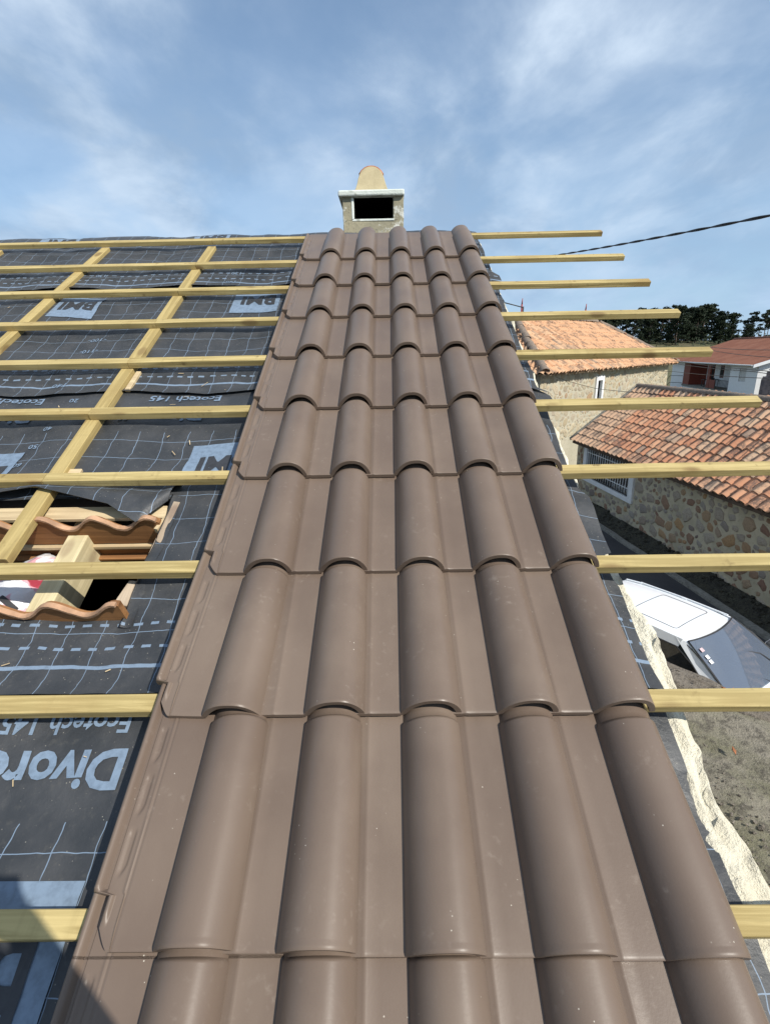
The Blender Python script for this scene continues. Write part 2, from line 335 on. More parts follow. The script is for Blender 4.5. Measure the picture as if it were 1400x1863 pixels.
# ------------------------------------------------------------------ mesh helpers
class MB:
    def __init__(s): s.v = []; s.f = []; s.sm = []
    def add(s, vs, fs, smooth=False):
        o = len(s.v); s.v += [tuple(x) for x in vs]; s.f += [tuple(i + o for i in f) for f in fs]; s.sm += [smooth] * len(fs); return s
    def box(s, c, size, R=None, jit=0):
        x, y, z = size[0] / 2, size[1] / 2, size[2] / 2
        vs = [Vector(((i & 1) * 2 - 1) * 1.0 * Vector((1, 0, 0)) * x + Vector((0, 1, 0)) * ((i >> 1 & 1) * 2 - 1) * y + Vector((0, 0, 1)) * ((i >> 2 & 1) * 2 - 1) * z) for i in range(8)]
        if jit: vs = [v + Vector((random.uniform(-jit, jit) for _ in range(3))) for v in vs]
        if R is not None: vs = [R @ v for v in vs]
        c = Vector(c); vs = [v + c for v in vs]
        return s.add(vs, [(0, 2, 3, 1), (4, 5, 7, 6), (0, 1, 5, 4), (2, 6, 7, 3), (0, 4, 6, 2), (1, 3, 7, 5)])
    def quad(s, a, b, c, d): return s.add([a, b, c, d], [(0, 1, 2, 3)])
    def prism(s, poly, off):
        """closed polygon (3-D points) extruded by the vector off"""
        n = len(poly); off = Vector(off); P = [Vector(p) for p in poly]
        vs = P + [p + off for p in P]
        fs = [tuple(range(n - 1, -1, -1)), tuple(range(n, 2 * n))] + [(i, (i + 1) % n, (i + 1) % n + n, i + n) for i in range(n)]
        return s.add(vs, fs)
    def tube(s, path, r, n=8, cap=True, smooth=True):
        P = [Vector(p) for p in path]; rings = []; o = len(s.v); vs = []; fs = []
        for i, p in enumerate(P):
            t = (P[min(i + 1, len(P) - 1)] - P[max(i - 1, 0)]).normalized()
            a = t.cross(Vector((0, 0, 1)));  a = a.normalized() if a.length > 1e-4 else Vector((1, 0, 0))
            b = t.cross(a); rr = r[i] if isinstance(r, (list, tuple)) else r
            vs += [p + (a * math.cos(2 * PI * k / n) + b * math.sin(2 * PI * k / n)) * rr for k in range(n)]
        for i in range(len(P) - 1):
            for k in range(n): fs.append((i * n + k, i * n + (k + 1) % n, (i + 1) * n + (k + 1) % n, (i + 1) * n + k))
        s.add(vs, fs, smooth)
        if cap: 
            s.f += [tuple(o + k for k in range(n - 1, -1, -1)), tuple(o + (len(P) - 1) * n + k for k in range(n))]; s.sm += [False, False]
        return s
    def grid(s, pts, smooth=True, flip=False):
        """pts[i][j]"""
        ni, nj = len(pts), len(pts[0]); vs = [p for row in pts for p in row]; fs = []
        for i in range(ni - 1):
            for j in range(nj - 1):
                f = (i * nj + j, i * nj + j + 1, (i + 1) * nj + j + 1, (i + 1) * nj + j); fs.append(f[::-1] if flip else f)
        return s.add(vs, fs, smooth)
    def shell(s, top, th, smooth=True):
        """a grid with thickness: th is the offset from the top to the bottom surface"""
        ni, nj = len(top), len(top[0]); th = th if callable(th) else (lambda i, j, t=Vector(th): t)
        bot = [[Vector(top[i][j]) + th(i, j) for j in range(nj)] for i in range(ni)]
        s.grid(top, smooth); s.grid(bot, smooth, True)
        rim = [(0, j) for j in range(nj)] + [(i, nj - 1) for i in range(1, ni)] + [(ni - 1, j) for j in range(nj - 2, -1, -1)] + [(i, 0) for i in range(ni - 2, 0, -1)]
        n = len(rim); vs = [top[i][j] for i, j in rim] + [bot[i][j] for i, j in rim]
        s.add(vs, [(k, k + n, (k + 1) % n + n, (k + 1) % n) for k in range(n)], False); return s
    def mesh(s, name, mat=None):
        me = bpy.data.meshes.new(name); me.from_pydata(s.v, [], s.f)
        me.polygons.foreach_set('use_smooth', s.sm)
        if mat: me.materials.append(mat)
        me.update(); return me

def fixn(me):
    bm = bmesh.new(); bm.from_mesh(me); bmesh.ops.recalc_face_normals(bm, faces=bm.faces); bm.to_mesh(me); bm.free(); return me

def link(name, me, parent=None, mw=None):
    o = bpy.data.objects.new(name, me); COL.objects.link(o)
    if parent is not None: o.parent = parent
    if mw is not None: o.matrix_basis = mw
    return o
def obj(name, mb, mat, parent=None, mw=None, fix=True, bevel=0):
    me = mb.mesh(name, mat)
    if fix: fixn(me)
    if bevel:
        bm = bmesh.new(); bm.from_mesh(me)
        bmesh.ops.remove_doubles(bm, verts=bm.verts, dist=1e-5)
        bmesh.ops.bevel(bm, geom=[e for e in bm.edges if len(e.link_faces) == 2 and e.calc_face_angle() > .5], offset=bevel, segments=2, affect='EDGES', profile=.5)
        bm.to_mesh(me); bm.free()
    return link(name, me, parent, mw)
def thing(name, label, cat, loc=(0, 0, 0), R=None, group=None):
    o = bpy.data.objects.new(name, None); COL.objects.link(o)
    o.matrix_basis = Matrix.Translation(loc) @ (R.to_4x4() if R is not None else Matrix.Identity(4)); o.empty_display_size = .3
    o['label'] = label; o['category'] = cat
    if group: o['group'] = group
    return o
def tag(o, label=None, cat=None, kind=None, group=None):
    for k, v in (('label', label), ('category', cat), ('kind', kind), ('group', group)):
        if v: o[k] = v
    return o
def nz(x, y, z=0., s=1.): return noise.noise(Vector((x * s, y * s, z)))
def rel(x, y, z): return Vector((x, y, z + EYE))          # metres from the camera, level axes

exec_parts = []
# ------------------------------------------------------------------ the ground
def setting():
    xs = [-700, -300, -150, -80, -50, -30, -20, -12, -8] + [i * 1.0 for i in range(-6, 16)] + [18, 22, 28, 36, 46, 58, 72, 90, 110, 140, 180, 240, 330, 460, 700]
    ys = [-400, -150, -60, -30, -15, -8] + [i * 1.0 for i in range(-5, 26)] + [30, 36, 44, 54, 66, 80, 95, 110, 125, 140, 160, 185, 220, 280, 380, 560, 900, 1500]
    def h(x, y):
        r = max(0., min(1., (y - 75) / 65)); r = r * r * (3 - 2 * r)
        return r * 6.2 + (nz(x, y, 3, .02) * 1.2 * r) + (nz(x, y, 1, .35) * .03 if y < 60 else 0) - .012
    m = MB().grid([[(x, y, h(x, y)) for x in xs] for y in ys], True, False)
    tag(obj('ground', m, M['ground']), kind='structure')
    # alley: asphalt sheet following the stone outbuilding, with a shallow concrete gutter at the wall foot
    wl = lambda y: 6.33 + (17.1 - y) * .0854
    ys = [-14 + i * 1.0 for i in range(0, 37)]
    m = MB().grid([[(2.75 + .12 * nz(1, y, 5, .4) if c == 0 else (wl(y) - .62 if c == 2 else 4.6), y, .028 + (.03 if c == 1 else 0)) for c in (0, 1, 2)] for y in ys], True)
    tag(obj('road', m, M['asphalt']), kind='structure')
    ys = [-14 + i * .25 for i in range(0, 146)]
    def row(y):
        w = wl(y); j = .03 * nz(2, y, 1, 1.3)
        return [(w - .66 + j, y, .0), (w - .655 + j, y, .075 + .008 * nz(3, y, 2, 2)), (w - .50 + j, y, .085 + .01 * nz(5, y, 2, 2)), (w - .44, y, .04), (w - .05, y, .06)]
    tag(obj('gutter_kerb', MB().grid([row(y) for y in ys], False), M['concrete']), kind='structure')
    rnd = random.Random(5); m = MB()                                   # dead leaves, moss and rubble along the wall foot
    for i in range(900):
        y = rnd.uniform(2, 17); a = abs(rnd.gauss(0, .16)); x = wl(y) - .03 - min(a, .5); s = rnd.uniform(.02, .075)
        z = .06 + max(0, .20 - a) * rnd.uniform(.3, 1.2)
        R = Matrix.Rotation(rnd.uniform(0, 6.28), 3, 'Z') @ Matrix.Rotation(rnd.uniform(-.6, .6), 3, 'X')
        m.box((x, y, z), (s * 1.5, s, s * .6), R, s * .25)
    rows = []
    for y in [2 + i * .12 for i in range(126)]:
        w = wl(y); q = .16 + .10 * nz(1, y, 0, 1.1); rows.append([(w - .02, y, .10 + q), (w - .12 - .05 * nz(3, y, 0, 3), y, .07 + q * .7 + .03 * nz(1, y, 9, 5)), (w - .26 + .07 * nz(4, y, 0, 2.2), y, .075 + .02 * nz(1, y, 4, 6)), (w - .46 + .06 * nz(4, y, 7, 2.2), y, .045)])
    m.grid(rows, True, True)
    tag(obj('wall_foot_litter', m, M['debris']), kind='stuff')
setting()

# ------------------------------------------------------------------ the house being re-roofed
HLOC = Vector((-2.0, 1.4, 0))
house = thing('house', 'house being re-roofed, brown interlocking tiles in five columns over battens and black underlay', 'house', HLOC)
HW = Matrix.Translation(-HLOC)              # world -> house axes
RL = HW @ ROOF                              # roof axes -> house axes
TW, TG, TL, TILT_T = .2013, .384, .500, .0165
U0, U1 = -4.2, 1.03                         # gable edges of the roof
RIDGE = 3.80
UB = -.090                                  # level of the underlay under the counter battens
COUNTERS = [-.745 + i * .70 for i in range(-5, 3)]
def W2(p): return HW @ (ROOF @ Vector(p))

def roof_profile(d): return ROOF @ Vector((0, d, -.125))
def house_body():
    a = roof_profile(-1.7); r = roof_profile(RIDGE - .02); b = Vector((0, 2 * r.y - a.y, a.z))
    X0, X1 = U0 - CAM_ROOF.x, U1 - .03 - CAM_ROOF.x
    def gable(x0, x1):
        poly = [(x0, a.y + .35, 0), (x0, a.y + .35, a.z + .35 * math.tan(PITCH) - .06), (x0, r.y, r.z - .06), (x0, b.y - .35, a.z + .35 * math.tan(PITCH) - .06), (x0, b.y - .35, 0)]
        m = MB().prism(poly, (x1 - x0, 0, 0)); obj('gable_wall', m, M['render'], house, HW)
    gable(X0, X0 + .25); gable(X1 - .25, X1)
    for y in (a.y + .35, b.y - .60):
        obj('wall', MB().box(((X0 + X1) / 2, y + .125, (a.z + .1) / 2), (X1 - X0 - .51, .25, a.z + .1)), M['render'], house, HW)
    obj('attic_floor', MB().box(((X0 + X1) / 2, r.y, 2.15), (X1 - X0 - .52, b.y - a.y - 1.3, .12)), M['deck'], house, HW)
    # boarded deck under the underlay, left open at the hole
    u0, u1, d0, d1 = -1.10, -.335, .70, 1.05
    for x0, x1, y0, y1 in ((U0, u0, -1.7, RIDGE), (u1, U1 - .05, -1.7, RIDGE), (u0, u1, -1.7, d0), (u0, u1, d1, RIDGE)):
        obj('roof_deck', MB().box(((x0 + x1) / 2, (y0 + y1) / 2, -.165), (x1 - x0, y1 - y0, .03)), M['deck'], house, RL)
    # far slope
    p = roof_profile(RIDGE + .0); q = b
    m = MB().prism([(X0, p.y + .01, p.z + .0), (X1, p.y + .01, p.z + .0), (X1, q.y, q.z), (X0, q.y, q.z)], (0, 0, -.05))
    obj('far_slope', m, M['deck'], house, HW)
house_body()

# underlay ------------------------------------------------------------------
HOLE = (-1.08, -.325, .70, 1.16)
def in_hole(u, d): return HOLE[0] < u < HOLE[1] + .035 * (d - .9) and HOLE[2] < d < HOLE[3]
def uh(u, d):
    i = (u - COUNTERS[0]) / .70; f = i - math.floor(i)
    sag = math.sin(PI * f) ** 2
    h = UB - .012 * sag
    h += .0085 * nz(u, d, 2.2, 5.5) * sag + .0065 * nz(u * 1.0, d * 2.2, 7.7, 9) * min(1, sag * 2) + .003 * nz(u * 2.0 + d, d * 1.2, 4.1, 13) * min(1, sag * 2)
    h += .006 * sag * math.sin(d * 2 * PI / TG + 1.6 * nz(u, d, 4, 1.6) + .6)          # soft waves pressed by the battens
    if u > .99: h -= (u - .99) * .35
    return h
def edge_u(d):
    e = 1.012 + .008 * nz(3, d, 1, 3) + .004 * nz(9, d, 1, 11)
    for a, b, x in ((.44, .80, 1.022), (.90, 1.17, 1.046), (1.70, 1.80, 1.068), (2.84, 3.06, 1.055)):
        if a <= d <= b: e = x + .008 * nz(8, d, 1, 5)
    return e
EDGES = [.475, 1.789, 2.895]                # lower edges of the lapped courses
SHEETS = [(-1.7, .60, .475 - 1.314), (.475, 1.92, .475), (1.789, 3.02, 1.789), (2.895, RIDGE, 2.895)]
sheets = []
def underlay():
    for si, (a, b, e) in enumerate(SHEETS):
        lift = .0035 * si
        n = int((b - a) / .022) + 1
        ds = [a + (b - a) * i / n for i in range(n + 1)]
        us = [U0 + i * .1 for i in range(20)]
        x = us[-1] + .05
        while x < .97: us.append(x); x += .024
        m = MB(); pts = []
        for d in ds:
            row = []
            for u in us + [None]:
                uu = edge_u(d) if u is None else u
                c = max(0, 1 - (d - a) / .05) if si else 0
                row.append((uu, d, uh(uu, d) + lift + c * (.010 + .010 * max(0, nz(uu, si, 3, 2.5)))))
            pts.append(row)
        ni, nj = len(pts), len(pts[0]); fs = []
        for i in range(ni - 1):
            for j in range(nj - 1):
                cu = (pts[i][j][0] + pts[i][j + 1][0]) / 2; cd = (pts[i][j][1] + pts[i + 1][j][1]) / 2
                if si == 1 and in_hole(cu, cd): continue
                fs.append((i * nj + j, i * nj + j + 1, (i + 1) * nj + j + 1, (i + 1) * nj + j))
        m.add([p for r in pts for p in r], fs, True)
        if si == 3:                                              # carried over the ridge
            rows = [pts[-1]]
            for k in range(1, 8):
                t = k / 7 * 2 * PITCH; rr = .05
                cy, cz = RIDGE, -rr
                rows.append([(p[0], cy + rr * math.sin(t) + (0 if k < 7 else .5 * math.cos(2 * PITCH)), p[2] - rr + rr * math.cos(t) - (0 if k < 7 else .5 * math.sin(2 * PITCH))) for p in pts[-1]])
            m.grid(rows, True)
        me = m.mesh('underlay_sheet', m_underlay('underlay_%d' % si, e))
        o = link('underlay_sheet', me, house, RL); sheets.append(o)
underlay()

FONT = None
def text_mesh(txt, size, bold=0.0):
    cu = bpy.data.curves.new('lettering', 'FONT'); cu.body = txt; cu.size = size; cu.offset = bold; cu.resolution_u = 3
    o = bpy.data.objects.new('lettering', cu); COL.objects.link(o); bpy.context.view_layer.update()
    me = bpy.data.meshes.new_from_object(o.evaluated_get(bpy.context.evaluated_depsgraph_get()))
    bpy.data.objects.remove(o); bpy.data.curves.remove(cu); return me
def bm_text(txt, size, bold=0., sx=1.):
    """bmesh of a text in its own x/y plane, finely cut so that it can follow a surface"""
    me = text_mesh(txt, size, bold); bm = bmesh.new(); bm.from_mesh(me); bpy.data.meshes.remove(me)
    bmesh.ops.triangulate(bm, faces=bm.faces)
    for _ in range(4):
        es = [e for e in bm.edges if e.calc_length() > max(.018, size * .3)]
        if not es: break
        bmesh.ops.subdivide_edges(bm, edges=es, cuts=1); bmesh.ops.triangulate(bm, faces=bm.faces)
    for v in bm.verts: v.co.x *= sx
    return bm
def printed(parent, items, name, mat, lift):
    """items: (text, u of its first letter, d of its base line, size, bold, sx); print reads upside down from the eaves"""
    for txt, u, d, size, bold, sx in items:
        bm = bm_text(txt, size, bold, sx)
        for v in bm.verts:
            uu, dd = u - v.co.x, d - v.co.y; v.co = (uu, dd, uh(uu, dd) + lift)
        me = bpy.data.meshes.new(name); bm.to_mesh(me); bm.free(); me.materials.append(mat)
        link(name, me, parent)
def patch(m, u0, u1, d0, d1, lift):
    nu = max(2, int((u1 - u0) / .025)); nd = max(2, int((d1 - d0) / .025))
    m.grid([[(u0 + (u1 - u0) * i / nu, d0 + (d1 - d0) * j / nd, uh(u0 + (u1 - u0) * i / nu, d0 + (d1 - d0) * j / nd) + lift) for i in range(nu + 1)] for j in range(nd + 1)], True)
def prints():
    ink = m_ink(); blk = m_ink('underlay_black_print', (.040, .042, .048))
    L = [.0, .0035, .007, .0105]
    def numbers(e, u, lst, sz=.030):
        return [('-%d-' % n if n != 140 else '140', u + random.uniform(-.004, .004), e + .075 + (140 - n) / 10 * GD + sz * .36, sz, .0004, 1.2) for n in lst]
    # course 1 (nearest)
    it = [('Ecotech 145', -.205, .430, .060, .0011, 1.), ('Divoroll', -.187, .350, .112, .0034, 1.0), ('Ecotech 145', -1.30, .430, .060, .0011, 1.), ('Divoroll', -1.29, .350, .112, .0034, 1.0)]
    printed(sheets[0], it, 'printed_lettering', ink, L[0] + .003)
    # course 2
    e = .475; it = [('Ecotech 145', -.30, e + 1.314 - .010, .060, .0011, 1.), ('Divoroll', -.34, e + 1.314 - .125, .100, .003, 1.), ('Ecotech 145', -1.045, e + 1.314 - .008, .060, .0011, 1.), ('Divoroll', -1.02, e + 1.314 - .125, .100, .003, 1.)]
    it += [('20', -.895, 1.765, .034, .0005, 1.1), ('40', -.905, 1.558, .032, .0005, 1.1), ('50', -.915, 1.455, .032, .0005, 1.1), ('60', -.925, 1.352, .032, .0005, 1.1)]
    printed(sheets[1], it, 'printed_lettering', ink, L[1] + .003)
    e = 1.789; it = numbers(e, -.975, [100, 110], .036) + [('140', -.985, 1.880, .040, .0006, 1.2)]
    it += [('BMI', -9, 0, .1, 0, 1)][:0] + numbers(e, -.62, [80], .03) + numbers(e, -1.05, [130], .03)
    printed(sheets[2], it, 'printed_lettering', ink, L[2] + .003)
    e = 2.895; it = [('130', -.47, 3.098, .036, .0005, 1.2), ('140', -.48, 2.985, .036, .0005, 1.2), ('130', -1.28, 3.098, .036, .0005, 1.2), ('60', -.42, 3.74, .03, .0005, 1.2), ('80', -1.24, 3.60, .03, .0005, 1.2), ('120', -.46, 3.2, .03, .0005, 1.2)]
    printed(sheets[3], it, 'printed_lettering', ink, L[3] + .003)
    # logo boxes: pale ink field with dark letters
    boxes = [(0, -.455, -.190, -.30, .115, None), (0, -1.42, -1.15, -.30, .115, None),
             (1, -.335, -.085, 1.225, 1.443, 1.365), (1, -1.20, -.955, 1.20, 1.42, 1.34),
             (2, -.445, -.193, 2.575, 2.806, 2.750), (2, -1.40, -1.165, 2.545, 2.775, 2.715),
             (3, -.935, -.683, 3.645, 3.79, 3.775), (3, -2.00, -1.735, 3.645, 3.79, 3.775)]
    for s in range(4):
        for b in boxes:
            if b[0] != s: continue
            m = MB(); patch(m, b[1], b[2], b[3], b[4], L[s] + .003)
            link('printed_logo_field', m.mesh('printed_logo_field', ink), sheets[s])
            tx = ('BMI', b[2] - .035, .040, .175 * 1.43, .006, .62) if b[5] is None else ('BMI', b[2] - .018, b[5], .130, .0045, .93)
            printed(sheets[s], [tx], 'printed_logo_letters', blk, L[s] + .0052)
prints()

# battens and counter battens --------------------------------------------------
def plank(length_axis, a, b, w, t, seed, bow=.002):
    """sawn strip with slightly uneven faces, from a to b along x or y, centred on 0 across, top at z = 0"""
    r = random.Random(seed); n = max(2, int(abs(b - a) / .16)); pts = []
    for i in range(n + 1):
        x = a + (b - a) * i / n; j = lambda s: r.uniform(-s, s)
        o = bow * math.sin(x * 1.7 + seed); w2 = w / 2 + j(.0007)
        c = .0016
        sec = [(-w2, -c), (-w2 + c, j(.0006)), (w2 - c, j(.0006)), (w2, -c), (w2, -t + c), (w2 - c, -t), (-w2 + c, -t), (-w2, -t + c)]
        pts.append([((x, o + y, z) if length_axis == 0 else (o + y, x, z)) for y, z in sec])
    m = MB(); k = 8; vs = [p for row in pts for p in row]; fs = []
    for i in range(n):
        for q in range(k): fs.append((i * k + q, i * k + (q + 1) % k, (i + 1) * k + (q + 1) % k, (i + 1) * k + q))
    fs += [tuple(range(k - 1, -1, -1)), tuple(n * k + q for q in range(k))]
    return m.add(vs, fs, False)
BT = -.030
BAT = [k * TG + (.045 if k < 9 else .085) for k in range(-1, 10)]
def battens():
    for k, d in enumerate(BAT):
        joint = -.745 + random.uniform(-.01, .01) if k > 3 else (-.748 if k == 3 else -1.445)
        dz = random.uniform(-.0015, .0015); dd = random.uniform(-.003, .003)
        sk = random.uniform(-.0012, .0012)
        R = Matrix.Translation((0, d + dd, BT + dz)) @ Matrix.Rotation(sk, 4, 'Z')
        obj('batten', plank(0, joint + .001, 1.785 + random.uniform(-.010, .010), .042, .028, k), M['batten'], house, RL @ R, fix=True)
        R = Matrix.Translation((0, d + dd + random.uniform(-.004, .004), BT + dz - .0005)) @ Matrix.Rotation(sk + random.uniform(-.0012, .0012), 4, 'Z')
        obj('batten', plank(0, U0 - .05, joint - .001, .042, .028, 50 + k), M['batten'], house, RL @ R)
    for i, u in enumerate(COUNTERS):
        a, b = (-1.65, 3.52)
        if abs(u + .745) < .01:
            R = Matrix.Translation((u, 0, BT - .0285))
            obj('counter_batten', plank(1, .872, 3.50, .052, .030, 90 + i), M['counter'], house, RL @ R)
            obj('counter_batten', plank(1, -1.65, .62, .052, .030, 190 + i), M['counter'], house, RL @ R)
            continue
        obj('counter_batten', plank(1, a, b + (-.01 if i % 2 else .0), .052, .030, 90 + i), M['counter'], house, RL @ Matrix.Translation((u, 0, BT - .0285)))
    # short packing offcut beside the counter batten, and a rounded wedge
    obj('packing_piece', plank(1, 1.80, 1.945, .022, .014, 7), M['paleboard'], house, RL @ Matrix.Translation((-.700, 0, -.072)))
    obj('packing_piece', plank(1, 1.20, 1.29, .045, .012, 8), M['paleboard'], house, RL @ Matrix.Translation((-.700, 0, -.074)))
battens()

# roof tiles ---------------------------------------------------------------
RW, RH = .127, .054                         # roll width and height
def tile_mesh(first, slip=0.):
    vs = [0, .0022, .006, .011, .0135, .02]
    v = .03
    while v < TG - .01: vs.append(v); v += .0048 if first else .03
    vs = [q for q in vs if q < TG - .019 - slip] + [TG - .017 - slip, TG - .0145 - slip, TG - .012 - slip, TG - .010 - slip, TG - .0075 - slip, TG - .005 - slip, TG - .002, TG + .02, TL - .004, TL]
    def lip(v): return -.0016 if v < .001 else (-.0003 if v < .004 else 0)
    cols = []
    if first:
        ts = [i / 26 for i in range(27)]
        for t in ts: cols.append(('s', t))
        for x in (-.066, -.064, -.062, -.04, -.02): cols.append(('p', x))
    else:
        for x in (-.108, -.090, -.071, -.068, -.065, -.062, -.059, -.04, -.02): cols.append(('p', x))
    for x in (-.006, -.002): cols.append(('p', x))
    nphi = 22
    for i in range(nphi + 1): cols.append(('r', i / nphi))
    def boss(t, v):
        h = 0
        for v0 in (.100, .195, .290):
            a, b = v0, v0 + .072
            sm = lambda x, lo, hi: max(0, min(1, (x - lo) / (hi - lo)))
            e = sm(v, a, a + .005) * (1 - sm(v, b - .005, b)) * sm(t, .49, .58)
            # parallelogram plate whose right edge steps in at the lower end
            r = .74 - .12 * max(0, (a + .016 - v) / .016)
            h = min(h, -.0036 * e * (1 - sm(t, r - .03, r)))
        return h
    def outer(v):
        if v < .03: return -.074 - .024 * (v / .03) ** .8
        if v < .074: return -.098
        if v < .078: return -.098 - .029 * (v - .074) / .004
        return -.127 - .004 * min(1, (v - .078) / .3)
    pts = []; nor = []
    for v in vs:
        row = []; nr = []
        neck = max(0, min(1, (v - TG + .0145 + slip) / .0095)); neck = neck * neck * (3 - 2 * neck); bead = .0013 if v < .008 else 0
        for kind, q in cols:
            zt = -TILT_T * v / TG + lip(v)
            if kind == 's':
                o = outer(v); x = o + (-.068 - o) * q
                z = 0
                full = max(0, min(1, (v - .03) / .02))
                rim = .0095 * max(0, 1 - ((q - .13) / .14) ** 2) if v > .078 else .006 * max(0, 1 - ((q - .2) / .2) ** 2) * full
                z += rim
                if v > .078: z += boss(q, v) - (.0035 if .28 < q < .40 else 0)
                if q > .86: z += .0022 * max(0, 1 - abs(q - .91) / .05)
                if q < .02: z -= .006
                row.append((x, v, z + zt)); nr.append(Vector((0, 0, 1)))
            elif kind == 'p':
                z = .0013 if -.066 < q < -.064 else (.0010 if -.069 < q < -.061 else 0)
                if q < -.1: z -= .003
                row.append((q, v, z + zt)); nr.append(Vector((0, 0, 1)))
            else:
                XC = .57                                             # crest lies right of the middle; left flank leans, right flank is steep
                def pf(q):
                    a = (1 - math.cos(PI * q * .985)) / 2
                    if a < XC: tt = 1 - a / XC; zz = (1 - tt ** 2.5) ** .88
                    else: tt = (a - XC) / (1 - XC); zz = max(0, 1 - tt ** 2.3) ** .66
                    return a, zz
                a, zz = pf(q); a0, z0 = pf(max(0, q - .02)); a1, z1 = pf(min(1, q + .02))
                tp = 1 - .055 * min(1, v / TG)
                x = .004 * neck + a * (RW - .008 * neck) * tp + RW * (1 - tp) * .5
                z = (RH * tp - neck * .0135 + bead * (.3 + .7 * zz)) * zz
                row.append((x, v, z + zt)); nr.append(Vector((-(z1 - z0) * RH, 0, (a1 - a0) * RW)).normalized() if a1 > a0 else Vector((0, 0, 1)))
        pts.append(row); nor.append(nr)
    m = MB(); m.shell(pts, lambda i, j: nor[i][j] * -.0115)
    me = fixn(m.mesh('roof_tile', M['tile']))
    me.set_sharp_from_angle(angle=D2R(48)); return me
def tiles():
    full = tile_mesh(False); first = tile_mesh(True); full2 = tile_mesh(False, .006); first2 = tile_mesh(True, .006); full3 = tile_mesh(False, -.007); first3 = tile_mesh(True, -.007)
    for k in range(-1, 9):
        for j in range(5):
            du = random.uniform(-.0013, .0013); dv = random.uniform(-.0018, .0018); rot = random.uniform(-.0035, .0035); dh = random.uniform(-.0006, .0008); tip = 0
            if k == 0: dv += .005 - .0033 * j
            if k == 1 and j == 0: rot = -.030; dh = .002; tip = .006       # a tile slewed on its nibs
            elif k == 1: dv += .002 - .001 * j; tip = -.010
            if k == 0: tip = -.004
            P = Matrix.Translation((j * TW + du, k * TG + dv, dh)) @ Matrix.Translation((.03, TL, 0)) @ Matrix.Rotation(rot, 4, 'Z') @ Matrix.Rotation(tip, 4, 'X') @ Matrix.Translation((-.03, -TL, 0))
            o = link('roof_tile', (first if k > 0 else (first2 if k == 0 else first3)) if j == 0 else (full if k > 0 else (full2 if k == 0 else full3)), house, RL @ P)
tiles()

# verge: cream mortar along the gable, below the ragged underlay edge ----------------
def verge():
    rows = []; d = -1.0
    while d < 3.7:
        n1 = nz(1, d, 2, 5.5); n2 = nz(4, d, 6, 14); n3 = nz(7, d, 3, 3.1); wide = max(0, min(1, (1.15 - d) / .5))
        r = U1 + .004 + (.026 * n1 + .026 * n3) * (.3 + .7 * wide) + .013 * n2 + .007 * nz(2, d, 9, 33) + .036 * wide + .020 * max(0, min(1, (.6 - d) / .4))
        t = -.128 + .010 * nz(2, d, 4, 6) + .010 * wide
        sec = [(.90, -.18), (.94, t - .020), (.975, t - .006)]
        for q in (.3, .45, .6, .72, .84, .93): sec.append((.975 + (r - .975) * q, t + .020 * nz(q * 3, d, 3, 10) + .013 * nz(q * 7, d, 7, 22) + .006 * nz(q * 12, d, 2, 48) - .008 * q))
        sec += [(r, t - .016), (r + .004 + .01 * n2, t - .045 - .02 * n1), (r - .004 + .012 * n1, t - .10), (r - .012, t - .16 - .03 * n2), (U1 - .02, t - .22)]
        rows.append([(u, d + .006 * nz(u * 9, d, 8, 7), h) for u, h in sec]); d += .014
    obj('verge_mortar', MB().grid(rows, True), M['foam'], house, RL, fix=True)
verge()
